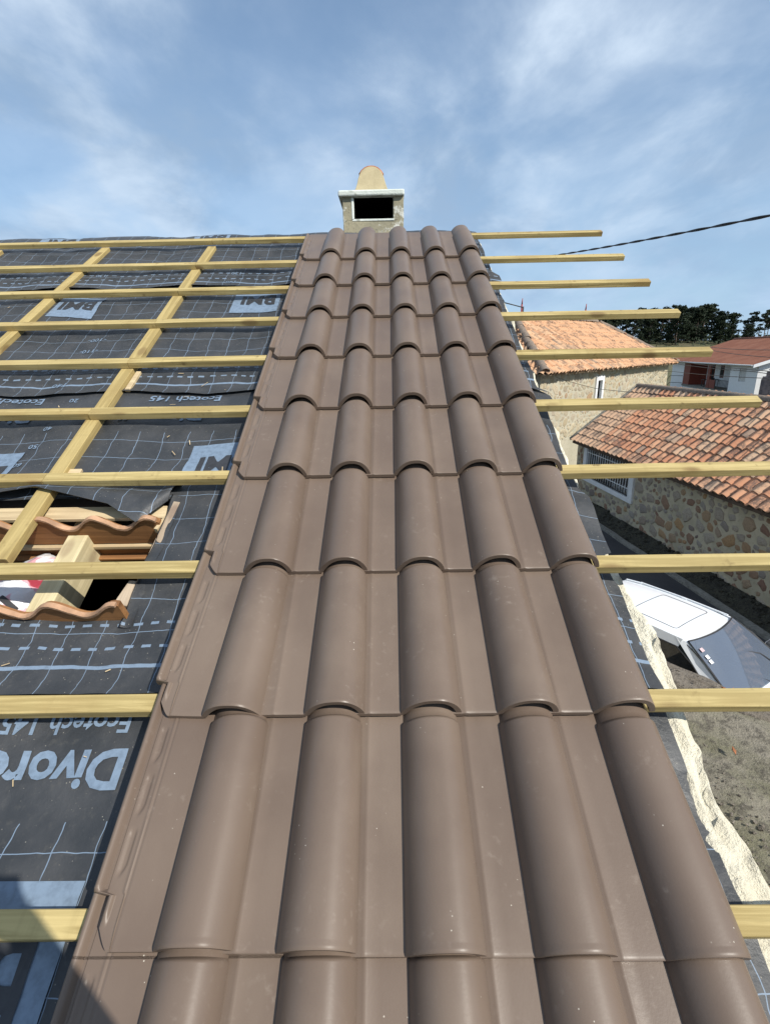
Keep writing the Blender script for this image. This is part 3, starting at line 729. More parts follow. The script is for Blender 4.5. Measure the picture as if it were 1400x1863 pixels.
# the hole in the roof: cut corrugated sheet and boards round it, rafter, peeled underlay ----
def hole():
    PER = .168
    def wave(u, ph): 
        s = math.sin(2 * PI * (u - ph) / PER); return .026 * (s if s > 0 else s * .9)
    def wavy_board(name, d, u0, u1, top, bot, ph, th, mat, tilt=0.):
        n = int((u1 - u0) / .012); us = [u0 + (u1 - u0) * i / n for i in range(n + 1)]
        a = [[(u, d - tilt * (top - bot), top + wave(u, ph)) for u in us], [(u, d, bot + .004 * nz(u, d, 3, 20)) for u in us]]
        obj(name, MB().shell(a, (0, th, 0), False), mat, house, RL)
    def wavy_sheet(d0, d1, u0, u1, top, ph, th, mat):
        n = int((u1 - u0) / .010); us = [u0 + (u1 - u0) * i / n for i in range(n + 1)]
        rows = [[(u, d + .0022 * nz(u, d, 1, 40), top + wave(u, ph) + .0015 * nz(u, d, 5, 60)) for u in us] for d in (d0, (d0 + d1) / 2, d1)]
        obj('corrugated_sheet', MB().shell(rows, (0, 0, -th), True), mat, house, RL)
    # lower edge of the hole
    wavy_board('edge_board', .690, -1.10, -.318, -.060, -.150, -.372, .018, M['oldwood'])
    wavy_sheet(.684, .698, -1.10, -.322, -.052, -.372, .008, M['corrug'])
    obj('edge_board', MB().prism([(-.62, .672, -.148), (-.30, .650, -.150), (-.322, .690, -.118), (-.62, .690, -.136)], (0, .012, -.006)), M['oldwood'], house, RL)
    # upper edge
    wavy_board('edge_board', 1.040, -1.10, -.338, -.098, -.185, -.415, .018, M['oldwood'])
    wavy_sheet(1.034, 1.050, -1.10, -.345, -.090, -.415, .008, M['corrug'])
    obj('edge_board', MB().box((-.72, 1.044, -.196), (.78, .030, .014)), M['paleboard'], house, RL, bevel=.002)
    obj('edge_board', MB().box((-.72, 1.052, -.222), (.78, .018, .036)), M['oldwood'], house, RL, bevel=.002)
    obj('edge_board', MB().box((-.72, 1.038, -.246), (.78, .034, .010)), M['oldwood'], house, RL, bevel=.002)
    obj('pale_board', MB().box((-.70, 1.100, -.108), (.74, .055, .014)), M['paleboard'], house, RL, bevel=.002)
    # right-hand edge: rough board and its sawn stub
    obj('side_board', MB().prism([(-.372, .885, -.205), (-.338, .885, -.100), (-.318, 1.135, -.088), (-.345, 1.135, -.19)], (.020, 0, -.004)), M['sidewood'], house, RL, bevel=.002)
    obj('side_board', MB().prism([(-.392, .730, -.190), (-.366, .728, -.084), (-.350, .812, -.086), (-.375, .815, -.19)], (.034, .004, -.012)), M['sidewood'], house, RL, bevel=.002)
    obj('side_board', MB().box((-.332, 1.07, -.110), (.012, .10, .02), Matrix.Rotation(-.3, 3, 'Z')), M['paleboard'], house, RL)
    # new rafter crossing the opening
    obj('rafter', MB().box((0, 0, 0), (.066, .62, .120)), M['timber'], house, RL @ Matrix.Translation((-.612, .86, -.200)) @ Matrix.Rotation(.03, 4, 'Z') @ Matrix.Rotation(-.02, 4, 'X'), bevel=.003)
    for u in (-1.9, .1, .75): obj('rafter', MB().box((u, 1.0, -.255), (.068, 4.6, .14)), M['timber'], house, RL)
    obj('interior_window_frame', MB().box((-.50, 1.30, -.62), (.045, .03, .62)), M['plaster'], house, RL)  # white bars stand in for a bright window frame farther inside
    obj('interior_window_frame', MB().box((-.60, 1.34, -.62), (.022, .03, .62)), M['plaster'], house, RL)
    # peeled flap of underlay above the opening
    ns, nt = 36, 12; rows = []
    def free(s):
        K = [(0, -1.10, 1.10, -.050), (.18, -.98, 1.105, -.040), (.34, -.86, 1.145, -.046), (.46, -.765, 1.165, -.044), (.60, -.665, 1.135, -.046), (.80, -.50, 1.085, -.050), (.93, -.398, 1.025, -.076), (1.0, -.335, 1.135, -.088)]
        for (a, *p), (b, *q) in zip(K, K[1:]):
            if s <= b:
                f = (s - a) / (b - a); f = f * f * (3 - 2 * f); return [x + (y - x) * f for x, y in zip(p, q)]
    for i in range(ns + 1):
        s = i / ns; fu, fd, fh = free(s); au = -1.10 + s * .785; row = []
        for j in range(nt + 1):
            t = j / nt; u = au + (fu - au) * t; d = 1.215 + (fd - 1.215) * t
            row.append((u, d, uh(au, 1.215) + .004 + (fh - uh(au, 1.215)) * t ** 1.3 + (.010 + .014 * s) * math.sin(PI * t)))
        rows.append(row)
    me = MB().shell(rows, (0, .0006, -.0022), True).mesh('underlay_flap', bpy.data.materials['underlay_1']); fixn(me)
    link('underlay_flap', me, house, RL)
    # torn lower rim of the underlay, rolled in along the right side
    rows = []
    for i in range(25):
        t = i / 24; d = .665 + .50 * t; u = -.300 + .012 * nz(1, d, 3, 9); rows.append([(u - .030 * math.sin(a), d, uh(-.28, d) + .004 + .012 * (1 - math.cos(a)) * .5 + .004 * nz(d, a, 1, 8)) for a in (0, .5, 1., 1.6, 2.2)])
    link('underlay_rim', fixn(MB().grid(rows, True).mesh('underlay_rim', bpy.data.materials['underlay_1'])), house, RL)
hole()

def sack():
    t = thing('plastic_sack', 'white and pink printed plastic sack lying inside the roof opening beside the rafter', 'sack', (0, 0, 0))
    t.matrix_basis = ROOF @ Matrix.Translation((-.775, .845, -.235)) @ Matrix.Rotation(-.55, 4, 'Z') @ Matrix.Rotation(.10, 4, 'Y') @ Matrix.Diagonal((.80, .80, .9, 1))
    rows = []
    for i in range(31):
        v = -.22 + .44 * i / 30; row = []
        for j in range(36):
            a = 2 * PI * j / 36; e = (1 - abs(v / .222) ** 4); e = max(e, .02) ** .5
            x = .125 * math.cos(a) * (.75 + .25 * e); z = .058 * math.sin(a) * e
            w = 1 + .16 * nz(math.cos(a), math.sin(a) + v * 4, 3, 2.2) + .07 * nz(a, v * 9, 1, 3)
            row.append((x * w, v + .012 * nz(a, 1, 4, 1.5), z * w))
        row.append(row[0]); rows.append(row)
    m = MB().grid(rows, True); me = m.mesh('sack_body', M['bag']); bm = bmesh.new(); bm.from_mesh(me); bmesh.ops.remove_doubles(bm, verts=bm.verts, dist=1e-5); bmesh.ops.recalc_face_normals(bm, faces=bm.faces); bm.to_mesh(me); bm.free()
    link('sack_body', me, t)
    bm = bm_text('WI', .12, .004)
    for v in bm.verts:
        x, y = -v.co.y * .9 + .08, v.co.x - .16
        a = math.acos(max(-1, min(1, x / .125))); e = max(1 - abs(y / .222) ** 4, .02) ** .5
        w = 1 + .16 * nz(math.cos(a), math.sin(a) + y * 4, 3, 2.2) + .07 * nz(a, y * 9, 1, 3)
        v.co = (x, y, .058 * math.sin(a) * e * w + .006)
    me = bpy.data.meshes.new('sack_lettering'); bm.to_mesh(me); bm.free(); me.materials.append(M['trim']); link('sack_lettering', me, t)
sack()

def shavings():
    r = random.Random(3); m = MB()
    for i in range(70):
        u = r.uniform(-2.2, -.17); d = r.choice((r.uniform(-.05, 3.4), r.uniform(.2, 2.0)))
        if in_hole(u - .03, d) or in_hole(u + .03, d): continue
        l = r.choice((.006, .008, .012, .02, .03)) * r.uniform(.6, 1.2); w = r.uniform(.0012, .003)
        R = Matrix.Rotation(r.uniform(0, PI), 3, 'Z') @ Matrix.Rotation(r.uniform(-.3, .3), 3, 'Y')
        m.box((u, d, uh(u, d) + .014), (l, w, .0012), R)
    m.box((-1.88, 2.60, -.035), (.008, .11, .002), Matrix.Rotation(.35, 3, 'Z') @ Matrix.Rotation(.3, 3, 'X'))
    tag(obj('wood_shavings', m, M['paleboard'], None, ROOF), kind='stuff')
shavings()

# chimney behind the ridge --------------------------------------------------------
def chimney():
    y0 = 4.55; x0, x1 = -.338, .140; dp = .46; zb, zo, zt = .35, 1.022, 1.178
    t = bpy.data.objects.new('chimney', None); COL.objects.link(t); t.parent = house
    base = rel((x0 + x1) / 2, y0 + dp / 2, zb); t.matrix_basis = HW @ Matrix.Translation(base)
    t['label'] = 'squat flaking chimney with a dark mouth, pale slab and rounded ochre cap tile'
    L = lambda x, y, z: Vector((x - (x0 + x1) / 2, y - (y0 + dp / 2), z - zb))
    def bx(m, a, b, jit=.002): c = (Vector(a) + Vector(b)) / 2; m.box(L(*c), Vector(b) - Vector(a), None, jit)
    m = MB(); w = .085
    bx(m, (x0, y0, zb - .5), (x1, y0 + dp, zo))
    for xa, xb, ya, yb in ((x0, x0 + w, y0, y0 + .10), (x1 - w + .003, x1, y0, y0 + .10), (x0, x0 + w, y0 + dp - .1, y0 + dp), (x1 - w, x1, y0 + dp - .1, y0 + dp)):
        bx(m, (xa, ya, zo - .01), (xb, yb, zt + .01))
    obj('stack', m, M['chim'], t, bevel=.006)
    m = MB(); bx(m, (x0 + .012, y0 + dp - .09, zo - .005), (x1 - .012, y0 + dp - .03, zt)); bx(m, (x0 + .012, y0 + .09, zo - .005), (x0 + .03, y0 + dp - .04, zt)); bx(m, (x1 - .03, y0 + .09, zo - .005), (x1 - .012, y0 + dp - .04, zt)); bx(m, (x0 + w + .004, y0 + .012, zo + .0005), (x1 - w, y0 + dp - .09, zo + .004), 0)
    bx(m, (x0 + w + .002, y0 + .03, zt - .006), (x1 - w - .002, y0 + dp - .09, zt - .001), 0)
    obj('soot_shade_lining', m, M['soot_shade'], t)  # sooty sheets all round, coloured so black that the mouth stays in shade
    m = MB(); bx(m, (x0 + w - .012, y0 - .004, zo - .012), (x1 - w + .012, y0 + .02, zo + .002)); bx(m, (x0 + w - .014, y0 - .004, zo), (x0 + w + .002, y0 + .02, zt - .003))
    obj('limewash_edge', m, M['chimslab'], t, bevel=.002)
    m = MB(); bx(m, (x0 - .030, y0 - .035, zt + .0), (x1 + .008, y0 + dp + .03, zt + .044), .004)
    obj('slab', m, M['chimslab'], t, bevel=.010)
    # two leaning cap tiles meeting at the top
    def arch(n, sgn):
        P = []
        for i in range(n + 1):
            a = i / n; h = a
        return P
    W0 = .148; H = .228; cx = (-.246 + .020) / 2
    prof = [(-1.10, 0), (-.98, .09), (-.85, .24), (-.76, .42), (-.71, .58), (-.62, .74), (-.50, .86), (-.34, .945), (-.16, .99), (0, 1.0), (.16, .99), (.34, .94), (.50, .85), (.62, .72), (.70, .57), (.76, .42), (.85, .24), (.95, .09), (1.02, 0)]
    for s, nm in ((1, 'cap_tile'), (-1, 'cap_tile')):
        rows = []
        nl = 8
        for k in range(nl + 1):
            f = k / nl
            row = []
            for (px, pz) in prof:
                x = px * W0 * (1 - 2 * f); z = pz * H
                row.append((x, z))
            rows.append(row)
        m = MB(); poly = [Vector((px * W0, 0, pz * H)) for px, pz in prof]
        R = Matrix.Rotation(-s * .30, 4, 'X')
        m.prism(poly, (0, .026 * s, 0))
        o = obj(nm, m, M['chimcap'], t, Matrix.Translation(L(cx, y0 + (.115 if s > 0 else .285), zt + .0445)) @ R, bevel=.004)
        edge = [R @ Vector((px * W0, .013 * s, pz * H + .002)) for px, pz in prof if pz > .58]
        e = MB().tube(edge, .011, 6); obj('broken_edge', e, M['terracotta'], t, Matrix.Translation(L(cx, y0 + (.115 if s > 0 else .285), zt + .0445)))
chimney()

# ------------------------------------------------------------------ rubble stones and clay tiles (shared meshes)
def stone_meshes(n, seed, mat, name):
    r = random.Random(seed); out = []
    for q in range(n):
        k = r.randint(7, 10); ang = sorted((i + r.uniform(-.32, .32)) / k * 2 * PI for i in range(k))
        sq = r.uniform(1.5, 6)
        def rad(a): return 1 / ((abs(math.cos(a)) ** sq + abs(math.sin(a)) ** sq) ** (1 / sq)) * r.uniform(.77, 1.06)
        R = [rad(a) for a in ang]; vs = []; fs = []
        for f, z in ((1.0, -.6), (.97, .25), (.80, .75), (.42, .95)):
            for a, rr in zip(ang, R):
                vs.append((rr * f * .5 * math.cos(a) + r.uniform(-.02, .02), rr * f * .5 * math.sin(a) + r.uniform(-.02, .02), z + r.uniform(-.12, .12) * (z > .3)))
        vs.append((0, 0, 1.0 + r.uniform(-.1, .1)))
        for l in range(3):
            for i in range(k): fs.append((l * k + i, l * k + (i + 1) % k, (l + 1) * k + (i + 1) % k, (l + 1) * k + i))
        for i in range(k): fs.append((3 * k + i, 3 * k + (i + 1) % k, 4 * k))
        m = MB().add(vs, fs, True); me = m.mesh(name, mat); me.set_sharp_from_angle(angle=D2R(40)); out.append(me)
    return out
def s_tile_mesh(name, mat, w, l, rise, seed, n=9, taper=.1):
    """one curved tile: hump and gutter in one piece; lip at y = 0, head at y = l"""
    r = random.Random(seed); pts = []
    for v in (0, .5, 1):
        row = []
        for i in range(n + 1):
            a = i / n; x = -w * .56 + a * w * 1.10
            z = rise * (.5 + .5 * math.cos(2 * PI * (a - .62) / 1.0)) 
            z = z ** .85 * rise ** .15 if z > 0 else 0
            row.append((x * (1 - taper * v), l * v, z * (1 - .12 * v) + r.uniform(-.004, .004) - .022 * v))
        pts.append(row)
    m = MB().shell(pts, (0, 0, -.014), True); me = fixn(m.mesh(name, mat)); me.set_sharp_from_angle(angle=D2R(50)); return me
def join_stuff(name, items, mat, parent, mw):
    """many placed copies as one mesh: items are (mesh, matrix)"""
    bm = bmesh.new()
    for me, mx in items:
        a = len(bm.verts); bm.from_mesh(me); bm.verts.ensure_lookup_table()
        bmesh.ops.transform(bm, matrix=mx, verts=bm.verts[a:])
    me = bpy.data.meshes.new(name); bm.to_mesh(me); bm.free(); me.materials.clear(); me.materials.append(mat)
    o = link(name, me, parent, mw); o['kind'] = 'stuff'; return o
def frame(x, y, z): return Matrix((( x[0], y[0], z[0], 0), (x[1], y[1], z[1], 0), (x[2], y[2], z[2], 0), (0, 0, 0, 1)))

# ------------------------------------------------------------------ stone outbuilding across the alley
def outbuilding():
    a = Vector((.0851, -.9964, 0)); o = Vector((-.9964, -.0851, 0)); P = rel(6.33, 17.1, -EYE); Z = Vector((0, 0, 1))
    t = thing('stone_outbuilding', 'low rubble stone outbuilding with orange clay tile roof and barred white window along the alley', 'outbuilding', P, frame(a, -o, Z).to_3x3())
    # local axes: x along the wall towards the viewer, y into the building, z up
    LEN = 17.; HT = 2.02; RD, RZ = 1.86, 3.74
    m = MB(); wx0, wx1, wz0, wz1 = .76, 3.40, .97, 1.90
    for x0, x1, z0, z1 in ((0, wx0, 0, HT), (wx1, LEN, 0, HT), (wx0, wx1, 0, wz0), (wx0, wx1, wz1, HT)):
        n = max(1, int((x1 - x0) / .11)); k = max(1, int((z1 - z0) / .11))
        m.grid([[(x0 + (x1 - x0) * i / n, .018 * nz(x0 + (x1 - x0) * i / n, z0 + (z1 - z0) * j / k, 3, 2.1), z0 + (z1 - z0) * j / k) for i in range(n + 1)] for j in range(k + 1)], True)
    obj('wall', m, M['mortar'], t)
    m = MB(); m.box((LEN / 2, .30, HT / 2 - .03), (LEN, .1, HT - .07)); 
    obj('wall_core', m, M['plaster_grey'], t)
    m = MB().prism([(.0, .05, 0), (.0, 2 * RD - .05, 0), (.0, 2 * RD - .05, HT), (.0, RD, RZ - .12), (.0, .05, HT)], (.3, 0, 0)); obj('gable', m, M['mortar'], t)
    m = MB().box((LEN / 2, 2 * RD - .1, HT / 2), (LEN, .2, HT)); obj('rear_wall', m, M['mortar'], t)
    # window: plaster surround, dark room, white bars
    w = bpy.data.objects.new('window', None); COL.objects.link(w); w.parent = t; w.matrix_basis = Matrix.Translation((0, 0, 0))
    m = MB(); f = .21
    m.box(((wx0 + wx1) / 2, -.015, wz0 - .06), (wx1 - wx0 + 2 * f, .10, .14)); m.box(((wx0 + wx1) / 2, -.012, wz1 + .045), (wx1 - wx0 + 2 * f, .09, .11))
    for x in (wx0 - f / 2 + .02, wx1 + f / 2 - .02): m.box((x, -.014, (wz0 + wz1) / 2), (f, .092, wz1 - wz0 - .02))
    obj('frame', m, M['plaster'], w, bevel=.006)
    obj('pane', MB().box(((wx0 + wx1) / 2, .14, (wz0 + wz1) / 2), (wx1 - wx0, .01, wz1 - wz0)), M['winglass'], w)
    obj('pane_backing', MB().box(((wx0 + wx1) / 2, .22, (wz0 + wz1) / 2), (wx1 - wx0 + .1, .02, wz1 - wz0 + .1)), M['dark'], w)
    n = 19
    for i in range(n):
        x = wx0 + .07 + (wx1 - wx0 - .14) * i / (n - 1)
        b = MB().tube([(x, -.035, wz0 + .02), (x, -.035, wz1 - .02)], .011, 6)
        if i > n - 7: b.tube([(x - .06, -.035, wz0 + .04), (x - .05, -.035, wz0 + .18), (x - .008, -.035, wz0 + .34)], .007, 5)
        obj('bar', b, M['iron_white'], w)
    for z, mt in ((wz0 + .05, 'iron_dark'), (wz0 + .24, 'iron_white'), (wz1 - .12, 'iron_white')):
        obj('rail', MB().box(((wx0 + wx1) / 2, -.042, z), (wx1 - wx0 - .02, .012, .03 if mt == 'iron_dark' else .02)), M[mt], w)
    # stones: packed by rejection, large ones first
    ms = stone_meshes(12, 21, M['stone_near'], 'stone'); r = random.Random(12); placed = []
    for lo, hi, tries in ((.28, .40, 200), (.18, .27, 2500), (.11, .17, 4000), (.06, .10, 2600)):
        for _ in range(tries):
            if len(placed) >= 296: break
            x = r.uniform(.1, 10.4); z = r.uniform(.12, 1.90); s = r.uniform(lo, hi)
            if wx0 - f - .1 * 0 - s * .55 < x < wx1 + f + s * .55 and wz0 - .16 - s * .4 < z: continue
            if z > 1.62 and s > .2: continue
            if any((x - q[0]) ** 2 + (1.25 * (z - q[1])) ** 2 < (.515 * (s + q[2])) ** 2 for q in placed): continue
            placed.append((x, z, s))
    for x, z, s in placed:
        sx = s * r.uniform(1.0, 1.3); sz = s * r.uniform(.68, .95)
        R = frame((1, 0, 0), (0, 0, 1), (0, -1, 0)) @ Matrix.Rotation(r.uniform(-.7, .7), 4, 'Z') @ Matrix.Diagonal((sx * .92, sz * .92, .016 + .05 * s, 1))
        y = .018 * nz(x, z, 3, 2.1)
        link('stone', ms[r.randrange(12)], t, Matrix.Translation((x, y + .004, z)) @ R)
    # roof
    e0 = Vector((0, -.27, HT + .02)); up = Vector((0, RD + .27, RZ - HT - .02)); SL = up.length; up = up.normalized(); nrm = Vector((1, 0, 0)).cross(up)
    obj('roof_boards', MB().prism([(0, e0.y + .06, e0.z - .03), (0, RD, RZ - .05), (0, 2 * RD + .2, HT - .06), (0, 2 * RD + .2, HT - .12), (0, RD, RZ - .12), (0, e0.y + .06, e0.z - .09)], (LEN, 0, 0)), M['deck'], t)
    tm = [s_tile_mesh('roof_tile', M['clay_near'], .243, .40, .072, 30 + i) for i in range(4)]
    ROWS = 9; EX = SL / ROWS; cnt = 0; rest = []
    F = frame((1, 0, 0), up, nrm)
    for c in range(70):
        x = .13 + c * .243
        for i in range(ROWS):
            p = e0 + up * (EX * i - .01) + Vector((x + r.uniform(-.007, .007), 0, 0)) + nrm * .030 + up * r.uniform(-.012, .012)
            mx = Matrix.Translation(p) @ F @ Matrix.Rotation(r.uniform(-.025, .025), 4, 'Z') @ Matrix.Rotation(-.01 + r.uniform(-.012, .012), 4, 'X')
            me = tm[r.randrange(4)]
            if 6 <= c < 39: link('roof_tile', me, t, mx); cnt += 1
            else: rest.append((me, mx))
    join_stuff('roof_tiles_beyond', rest, M['clay_near'], t, None)
    # corbelled course of pale tiles under the eave
    em = [s_tile_mesh('eave_tile', M['clay_pale'], .243, .34, .075, 60 + i) for i in range(3)]; rest = []
    for c in range(70):
        x = .22 + c * .243 + r.uniform(-.01, .01)
        mx = Matrix.Translation((x, -.195, HT - .035)) @ Matrix.Rotation(.30, 4, 'X') @ Matrix.Rotation(r.uniform(-.04, .04), 4, 'Z')
        if c < 40: link('eave_tile', em[r.randrange(3)], t, mx)
        else: rest.append((em[0], mx))
    join_stuff('eave_tiles_beyond', rest, M['clay_pale'], t, None)
    # ridge
    n = 9
    rows = [[(x, RDY * 1.0, z) for RDY, z in [(.125 * math.cos(PI * i / n) * s, .10 * math.sin(PI * i / n) * s) for i in range(n + 1)]] for x, s in ((0, 1), (.2, .95), (.42, .88))]
    rm = fixn(MB().shell(rows, (0, 0, -.012), True).mesh('ridge_tile', M['clay_old']))
    for i in range(45): link('ridge_tile', rm, t, Matrix.Translation((LEN - .1 - i * .375, RD + r.uniform(-.008, .008), RZ - .005)) @ Matrix.Rotation(PI, 4, 'Z') @ Matrix.Rotation(-.03 + r.uniform(-.02, .02), 4, 'Y'))
    # mortar fillet on the verge against the neighbouring wall
    q = [e0 + up * (SL * i / 8) + nrm * .06 + Vector((.03, 0, 0)) for i in range(9)]
    obj('verge_fillet', MB().tube(q, .05, 6), M['concrete'], t)
outbuilding()

# ------------------------------------------------------------------ hip-roofed stone house behind it
def stone_house():
    ex = Vector((.687, .727, 0)).normalized(); ey = Vector((-ex.y, ex.x, 0)); P = rel(5.2, 17.6, -EYE); Z = Vector((0, 0, 1))
    t = thing('stone_house', 'pale rubble stone house with hipped clay tile roof and small white window', 'house', P, frame(ex, ey, Z).to_3x3())
    LX, RUN, TP, EZ, INS = 14.75, 3.15, .65, EYE - .72, .33; LY = 2 * RUN; RZ = EZ + RUN * TP
    m = MB(); wx = 4.72; ww, wz0, wz1 = .62, 2.72, 3.72     # window opening (from the wall corner)
    x0, x1 = INS, LX - INS; HT = EZ + .06
    def wallgrid(m, x0, x1, z0, z1, f):
        n = max(1, int((x1 - x0) / .3)); k = max(1, int((z1 - z0) / .3))
        m.grid([[f(x0 + (x1 - x0) * i / n, z0 + (z1 - z0) * j / k) for i in range(n + 1)] for j in range(k + 1)], True)
    ff = lambda x, z: (x, INS + .02 * nz(x, z, 5, 1.3), z)
    for a, b, c, d in ((x0, INS + wx, 0, HT), (INS + wx + ww, x1, 0, HT), (INS + wx, INS + wx + ww, 0, wz0), (INS + wx, INS + wx + ww, wz1, HT)): wallgrid(m, a, b, c, d, ff)
    obj('wall', m, M['mortar_far'], t)
    m = MB(); wallgrid(m, INS, LY - INS, 0, HT, lambda y, z: (INS + .02 * nz(y, z, 9, 1.3), y, z)); obj('wall', m, M['plaster_grey'], t)
    m = MB(); m.box((LX - INS - .15, LY / 2, HT / 2), (.3, LY - 2 * INS, HT)); m.box((LX / 2, LY - INS - .15, HT / 2), (LX - 2 * INS - .7, .3, HT)); obj('wall', m, M['plaster_grey'], t)
    w = bpy.data.objects.new('window', None); COL.objects.link(w); w.parent = t
    cx = INS + wx + ww / 2; m = MB()
    for x in (INS + wx + .0, INS + wx + ww - .0): m.box((x, INS - .02, (wz0 + wz1) / 2), (.17, .12, wz1 - wz0 + .0))
    m.box((cx, INS - .02, wz1 + .08), (ww + .17, .12, .18)); m.box((cx, INS - .03, wz0 - .05), (ww + .22, .14, .1))
    obj('frame', m, M['white'], w, bevel=.01)
    obj('pane', MB().box((cx, INS + .16, (wz0 + wz1) / 2), (ww, .02, wz1 - wz0)), M['winglass'], w)
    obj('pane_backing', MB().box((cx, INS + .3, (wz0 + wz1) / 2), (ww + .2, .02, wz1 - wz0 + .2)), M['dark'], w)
    obj('shutter', MB().box((cx - .1, INS + .08, (wz0 + wz1) / 2 + .12), (ww - .34, .03, wz1 - wz0 - .24)), M['white'], w)
    # rubble laid in rough courses on the lit face
    ms = stone_meshes(10, 44, M['stone_far'], 'stone'); r = random.Random(4); cnt = 0; rest = []; z = HT - .12
    course = 0; place = []
    pl = []
    for lo, hi, tries in ((.34, .52, 500), (.24, .34, 2500), (.15, .24, 6000), (.09, .15, 5000)):
        for _ in range(tries):
            c, zz, q = r.uniform(x0 + .15, x1 - .15), r.uniform(1.7, HT - .12), r.uniform(lo, hi)
            if INS + wx - .16 - q / 2 < c < INS + wx + ww + .16 + q / 2 and wz0 - .15 - q * .4 < zz < wz1 + .2 + q * .4: continue
            if any(abs(c - w[0]) < .6 and (c - w[0]) ** 2 + (1.3 * (zz - w[1])) ** 2 < (.49 * (q + w[2])) ** 2 for w in pl): continue
            pl.append((c, zz, q))
    pl.sort(key=lambda w: w[0] - w[1] * .8)
    place = [(c, zz, q * r.uniform(1.0, 1.2), q * r.uniform(.68, .9)) for c, zz, q in pl]
    for c, zz, wd, hgt in place:
        R = frame((1, 0, 0), (0, 0, 1), (0, -1, 0)) @ Matrix.Rotation(r.uniform(-.6, .6), 4, 'Z') @ Matrix.Diagonal((wd, hgt, .022, 1))
        mx = Matrix.Translation((c, INS + .02 * nz(c, zz, 5, 1.3) + .006, zz)) @ R; me = ms[r.randrange(10)]
        if zz > 2.2 and cnt < 298: link('stone', me, t, mx); cnt += 1
        else: rest.append((me, mx))
    join_stuff('stones_beyond', rest, M['stone_far'], t, None)
    # quoins at the near corner
    for i in range(9): obj('quoin', MB().box((INS + (.16 if i % 2 else .24), INS + .02 + (.20 if i % 2 else .14), .45 + i * .42), (.32 if i % 2 else .48, .44 if i % 2 else .32, .38), None, .025), M['stone_far'], t, bevel=.03)
    # roof: boards under the tiles on all four slopes
    a, b, c, d = (0, 0, EZ), (LX, 0, EZ), (LX, LY, EZ), (0, LY, EZ); r0, r1 = (RUN, RUN, RZ), (LX - RUN, RUN, RZ)
    m = MB().add([a, b, c, d, r0, r1], [(0, 1, 5, 4), (1, 2, 5), (2, 3, 4, 5), (3, 0, 4), (3, 2, 1, 0)]); obj('roof_boards', m, M['deck'], t, Matrix.Translation((0, 0, -.02)))
    tm = [s_tile_mesh('roof_tile', M['clay_far'], .25, .46, .075, 80 + i) for i in range(4)]
    cand = []
    def slope(org, along, inw, length, near):
        al = Vector(along); up = (Vector(inw) * RUN + Vector((0, 0, RUN * TP))); SL = up.length; up = up.normalized(); n = al.cross(up); F = frame(al, up, n)
        rows = int(SL / .37) + 1; ex_ = SL / rows
        for i in range(rows):
            lim = (i * ex_ + .1) / SL * RUN; x = .12 + lim
            x = math.ceil((lim - .1) / .25) * .25 + .125
            while x < length - lim - .05:
                p = Vector(org) + al * (x + r.uniform(-.012, .012)) + up * (i * ex_ - .08 + r.uniform(-.03, .03)) + n * .045
                mx = Matrix.Translation(p) @ F @ Matrix.Rotation(r.uniform(-.05, .05), 4, 'Z') @ Matrix.Rotation(r.uniform(-.02, .03), 4, 'X')
                cand.append(((p - Vector((-9, -14, EYE))).length + (0 if near else 40), tm[r.randrange(4)], mx)); x += .25
    slope((0, 0, EZ), (1, 0, 0), (0, 1, 0), LX, True)
    slope((0, LY, EZ), (0, -1, 0), (1, 0, 0), LY, True)
    slope((LX, 0, EZ), (0, 1, 0), (-1, 0, 0), LY, False)
    slope((LX, LY, EZ), (-1, 0, 0), (0, -1, 0), LX, False)
    cand.sort(key=lambda q: q[0])
    for _, me, mx in cand[:298]: link('roof_tile', me, t, mx)
    join_stuff('roof_tiles_beyond', [(me, mx) for _, me, mx in cand[298:]], M['clay_far'], t, None)
    # ragged pale eave tiles under the first course
    em = s_tile_mesh('eave_tile', M['clay_pale'], .25, .4, .09, 99); k = int(LX / .25)
    for i in range(k): link('eave_tile', em, t, Matrix.Translation((.16 + i * .25, -.02 + r.uniform(-.03, .03), EZ - .07)) @ Matrix.Rotation(.2, 4, 'X') @ Matrix.Rotation(r.uniform(-.1, .1), 4, 'Z'))
    for i in range(int(LY / .25)): link('eave_tile', em, t, Matrix.Translation((-.02, LY - .16 - i * .25, EZ - .07)) @ Matrix.Rotation(-PI / 2, 4, 'Z') @ Matrix.Rotation(.2, 4, 'X'))
    n = 7; rows = [[(x, .16 * math.cos(PI * i / n) * s, .13 * math.sin(PI * i / n) * s) for i in range(n + 1)] for x, s in ((0, 1), (.2, .93), (.44, .82))]
    rm = fixn(MB().shell(rows, (0, 0, -.015), True).mesh('hip_tile', M['clay_old']))
    def hip(p, q):
        p, q = Vector(p), Vector(q); L_ = (q - p).length; u = (q - p).normalized(); s = Z.cross(u).normalized(); F = frame(u, s, u.cross(s)); k = int(L_ / .37)
        for i in range(k): link('hip_tile', rm, t, Matrix.Translation(p + u * (i * .37) + Z * (.05 + r.uniform(-.01, .02))) @ F @ Matrix.Rotation(r.uniform(-.06, .06), 4, 'Z') @ Matrix.Rotation(-.04, 4, 'Y'))
    hip(a, r0); hip(b, r1); hip(r0, r1); hip(d, r0)
    # small rendered flue at the far end of the ridge
    obj('flue', MB().box((LX - RUN + .55, RUN + .9, RZ - .1), (.9, .5, 1.0), None, .01), M['plaster_grey'], t)
    obj('flue', MB().box((LX - RUN + 1.15, RUN + .75, RZ - .25), (.16, .16, 1.35)), M['white'], t)
stone_house()
